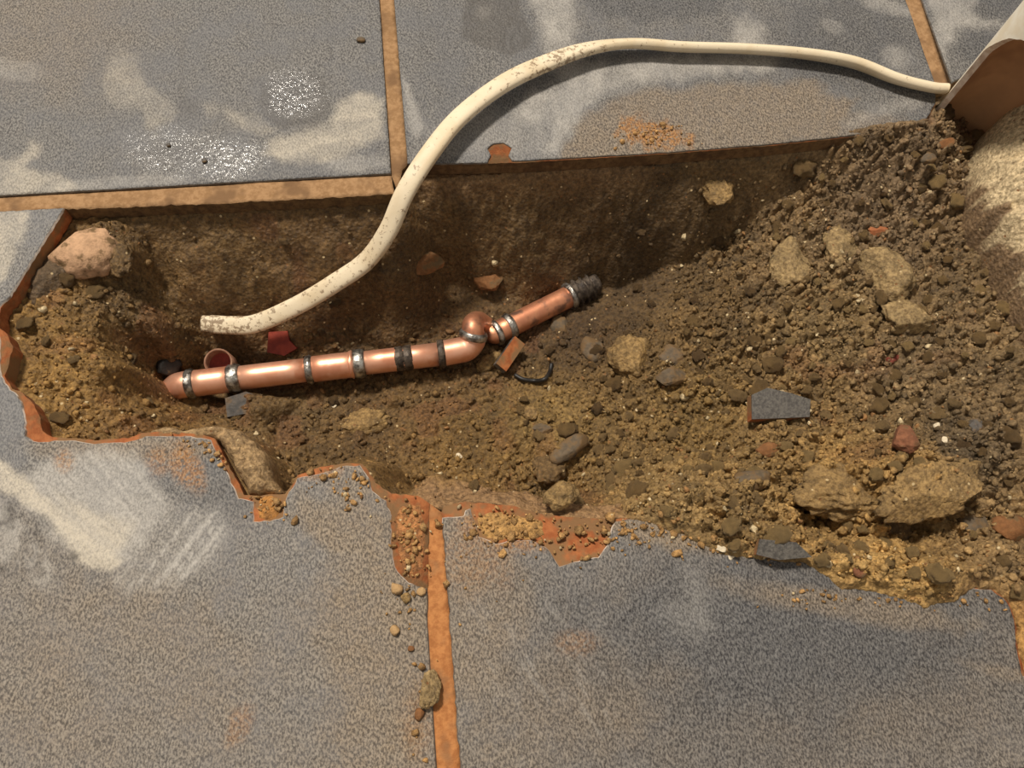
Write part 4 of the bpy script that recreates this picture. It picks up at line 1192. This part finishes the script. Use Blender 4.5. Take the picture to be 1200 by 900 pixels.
# crumbs and grit: one joined mesh
ico = bmesh.new(); bmesh.ops.create_icosphere(ico, subdivisions=1, radius=1.0)
iv = np.array([v.co[:] for v in ico.verts]); ico.verts.ensure_lookup_table()
ifc = np.array([[v.index for v in f.verts] for f in ico.faces]); ico.free()
NCR = 17000
sel_ = inner[RNG.integers(len(inner), size=NCR * 3)]
u = UX[sel_[:, 0], sel_[:, 1]]; v = UY[sel_[:, 0], sel_[:, 1]]
den = 0.35 + 0.65 * sstep(620, 800, u) + 0.4 * sstep(480, 540, v) + 0.3 * sstep(200, 120, u)
den *= 1 - 0.8 * (sstep(330, 290, v) * sstep(170, 230, u) * sstep(860, 800, u))
den *= 1 - 0.7 * is_wall[sel_[:, 0], sel_[:, 1]]
sel_ = sel_[RNG.random(len(sel_)) < den][:NCR]
n = len(sel_)
TC = [(480, 632, 11, 26, 90), (600, 618, 34, 12, 120), (415, 575, 22, 14, 40), (740, 622, 40, 9, 90), (390, 560, 30, 8, 30), (470, 700, 14, 16, 14), (765, 157, 20, 8, 70),
      (490, 800, 10, 70, 16), (690, 640, 30, 10, 30), (260, 520, 22, 12, 60), (315, 590, 12, 10, 40), (860, 645, 40, 8, 60), (985, 700, 60, 6, 40), (560, 660, 40, 30, 14), (1110, 705, 40, 6, 30)]
tq = np.concatenate([np.c_[RNG.normal(a_, c_, k_), RNG.normal(b_, d_, k_)] for a_, b_, c_, d_, k_ in TC])
tq = np.array([P(*q_) for q_ in tq])
tq = tq[[abs(height(q_[0], q_[1]) + 0.0115) < 0.0004 or height(q_[0], q_[1]) > -0.004 for q_ in tq]]
cx = GX[sel_[:, 0], sel_[:, 1]] + RNG.uniform(-.5, .5, n) * STEP; cy = GY[sel_[:, 0], sel_[:, 1]] + RNG.uniform(-.5, .5, n) * STEP
cz = SZ[sel_[:, 0], sel_[:, 1]]
n0 = n; n = n + len(tq)
cx = np.r_[cx, tq[:, 0]]; cy = np.r_[cy, tq[:, 1]]; cz = np.r_[cz, np.array([max(0.0002, height(q_[0], q_[1])) for q_ in tq])]
rr = np.clip(0.0004 + RNG.exponential(0.00050, n), 0, 0.0024)
sc3 = rr[:, None] * RNG.uniform(0.55, 1.35, (n, 3))
ang = RNG.uniform(0, 6.28, n)
jv = iv[None] * (1 + RNG.uniform(-0.42, 0.42, (n, 12, 1)))
jv = jv * sc3[:, None, :]
ca, sa = np.cos(ang)[:, None], np.sin(ang)[:, None]
xx = jv[..., 0] * ca - jv[..., 1] * sa; yy = jv[..., 0] * sa + jv[..., 1] * ca
cvs = np.stack([xx + cx[:, None], yy + cy[:, None], jv[..., 2] + (cz + rr * 0.2)[:, None]], -1).reshape(-1, 3)
cfs = (ifc[None] + (np.arange(n) * 12)[:, None, None]).reshape(-1, 3)
me = bpy.data.meshes.new('soil_crumbs')
me.vertices.add(len(cvs)); me.vertices.foreach_set('co', cvs.astype(np.float32).ravel())
me.loops.add(cfs.size); me.loops.foreach_set('vertex_index', cfs.astype(np.int32).ravel())
me.polygons.add(len(cfs)); me.polygons.foreach_set('loop_start', np.arange(0, cfs.size, 3, dtype=np.int32))
me.update(calc_edges=True); me.validate()
ccol = np.r_[soilc[sel_[:, 0], sel_[:, 1]], np.tile(np.array(lin(168, 130, 80)), (n - n0, 1))] * RNG.uniform(0.75, 1.45, (n, 1))
kind = RNG.random(n)
ccol = np.where((kind < 0.022)[:, None], np.array(lin(206, 186, 146)), ccol)
ccol = np.where(((kind > 0.022) & (kind < 0.038))[:, None], np.array(lin(150, 110, 66)), ccol)
point_color(me, 'soil_colour', np.c_[np.repeat(np.clip(ccol, 0.004, 1), 12, axis=0), np.ones(n * 12)])
me.materials.append(MAT['soil'])
cr_o = link(bpy.data.objects.new('soil_crumbs', me))
tag(cr_o, 'fine soil crumbs and grit strewn over the trench soil', 'soil', kind='stuff')
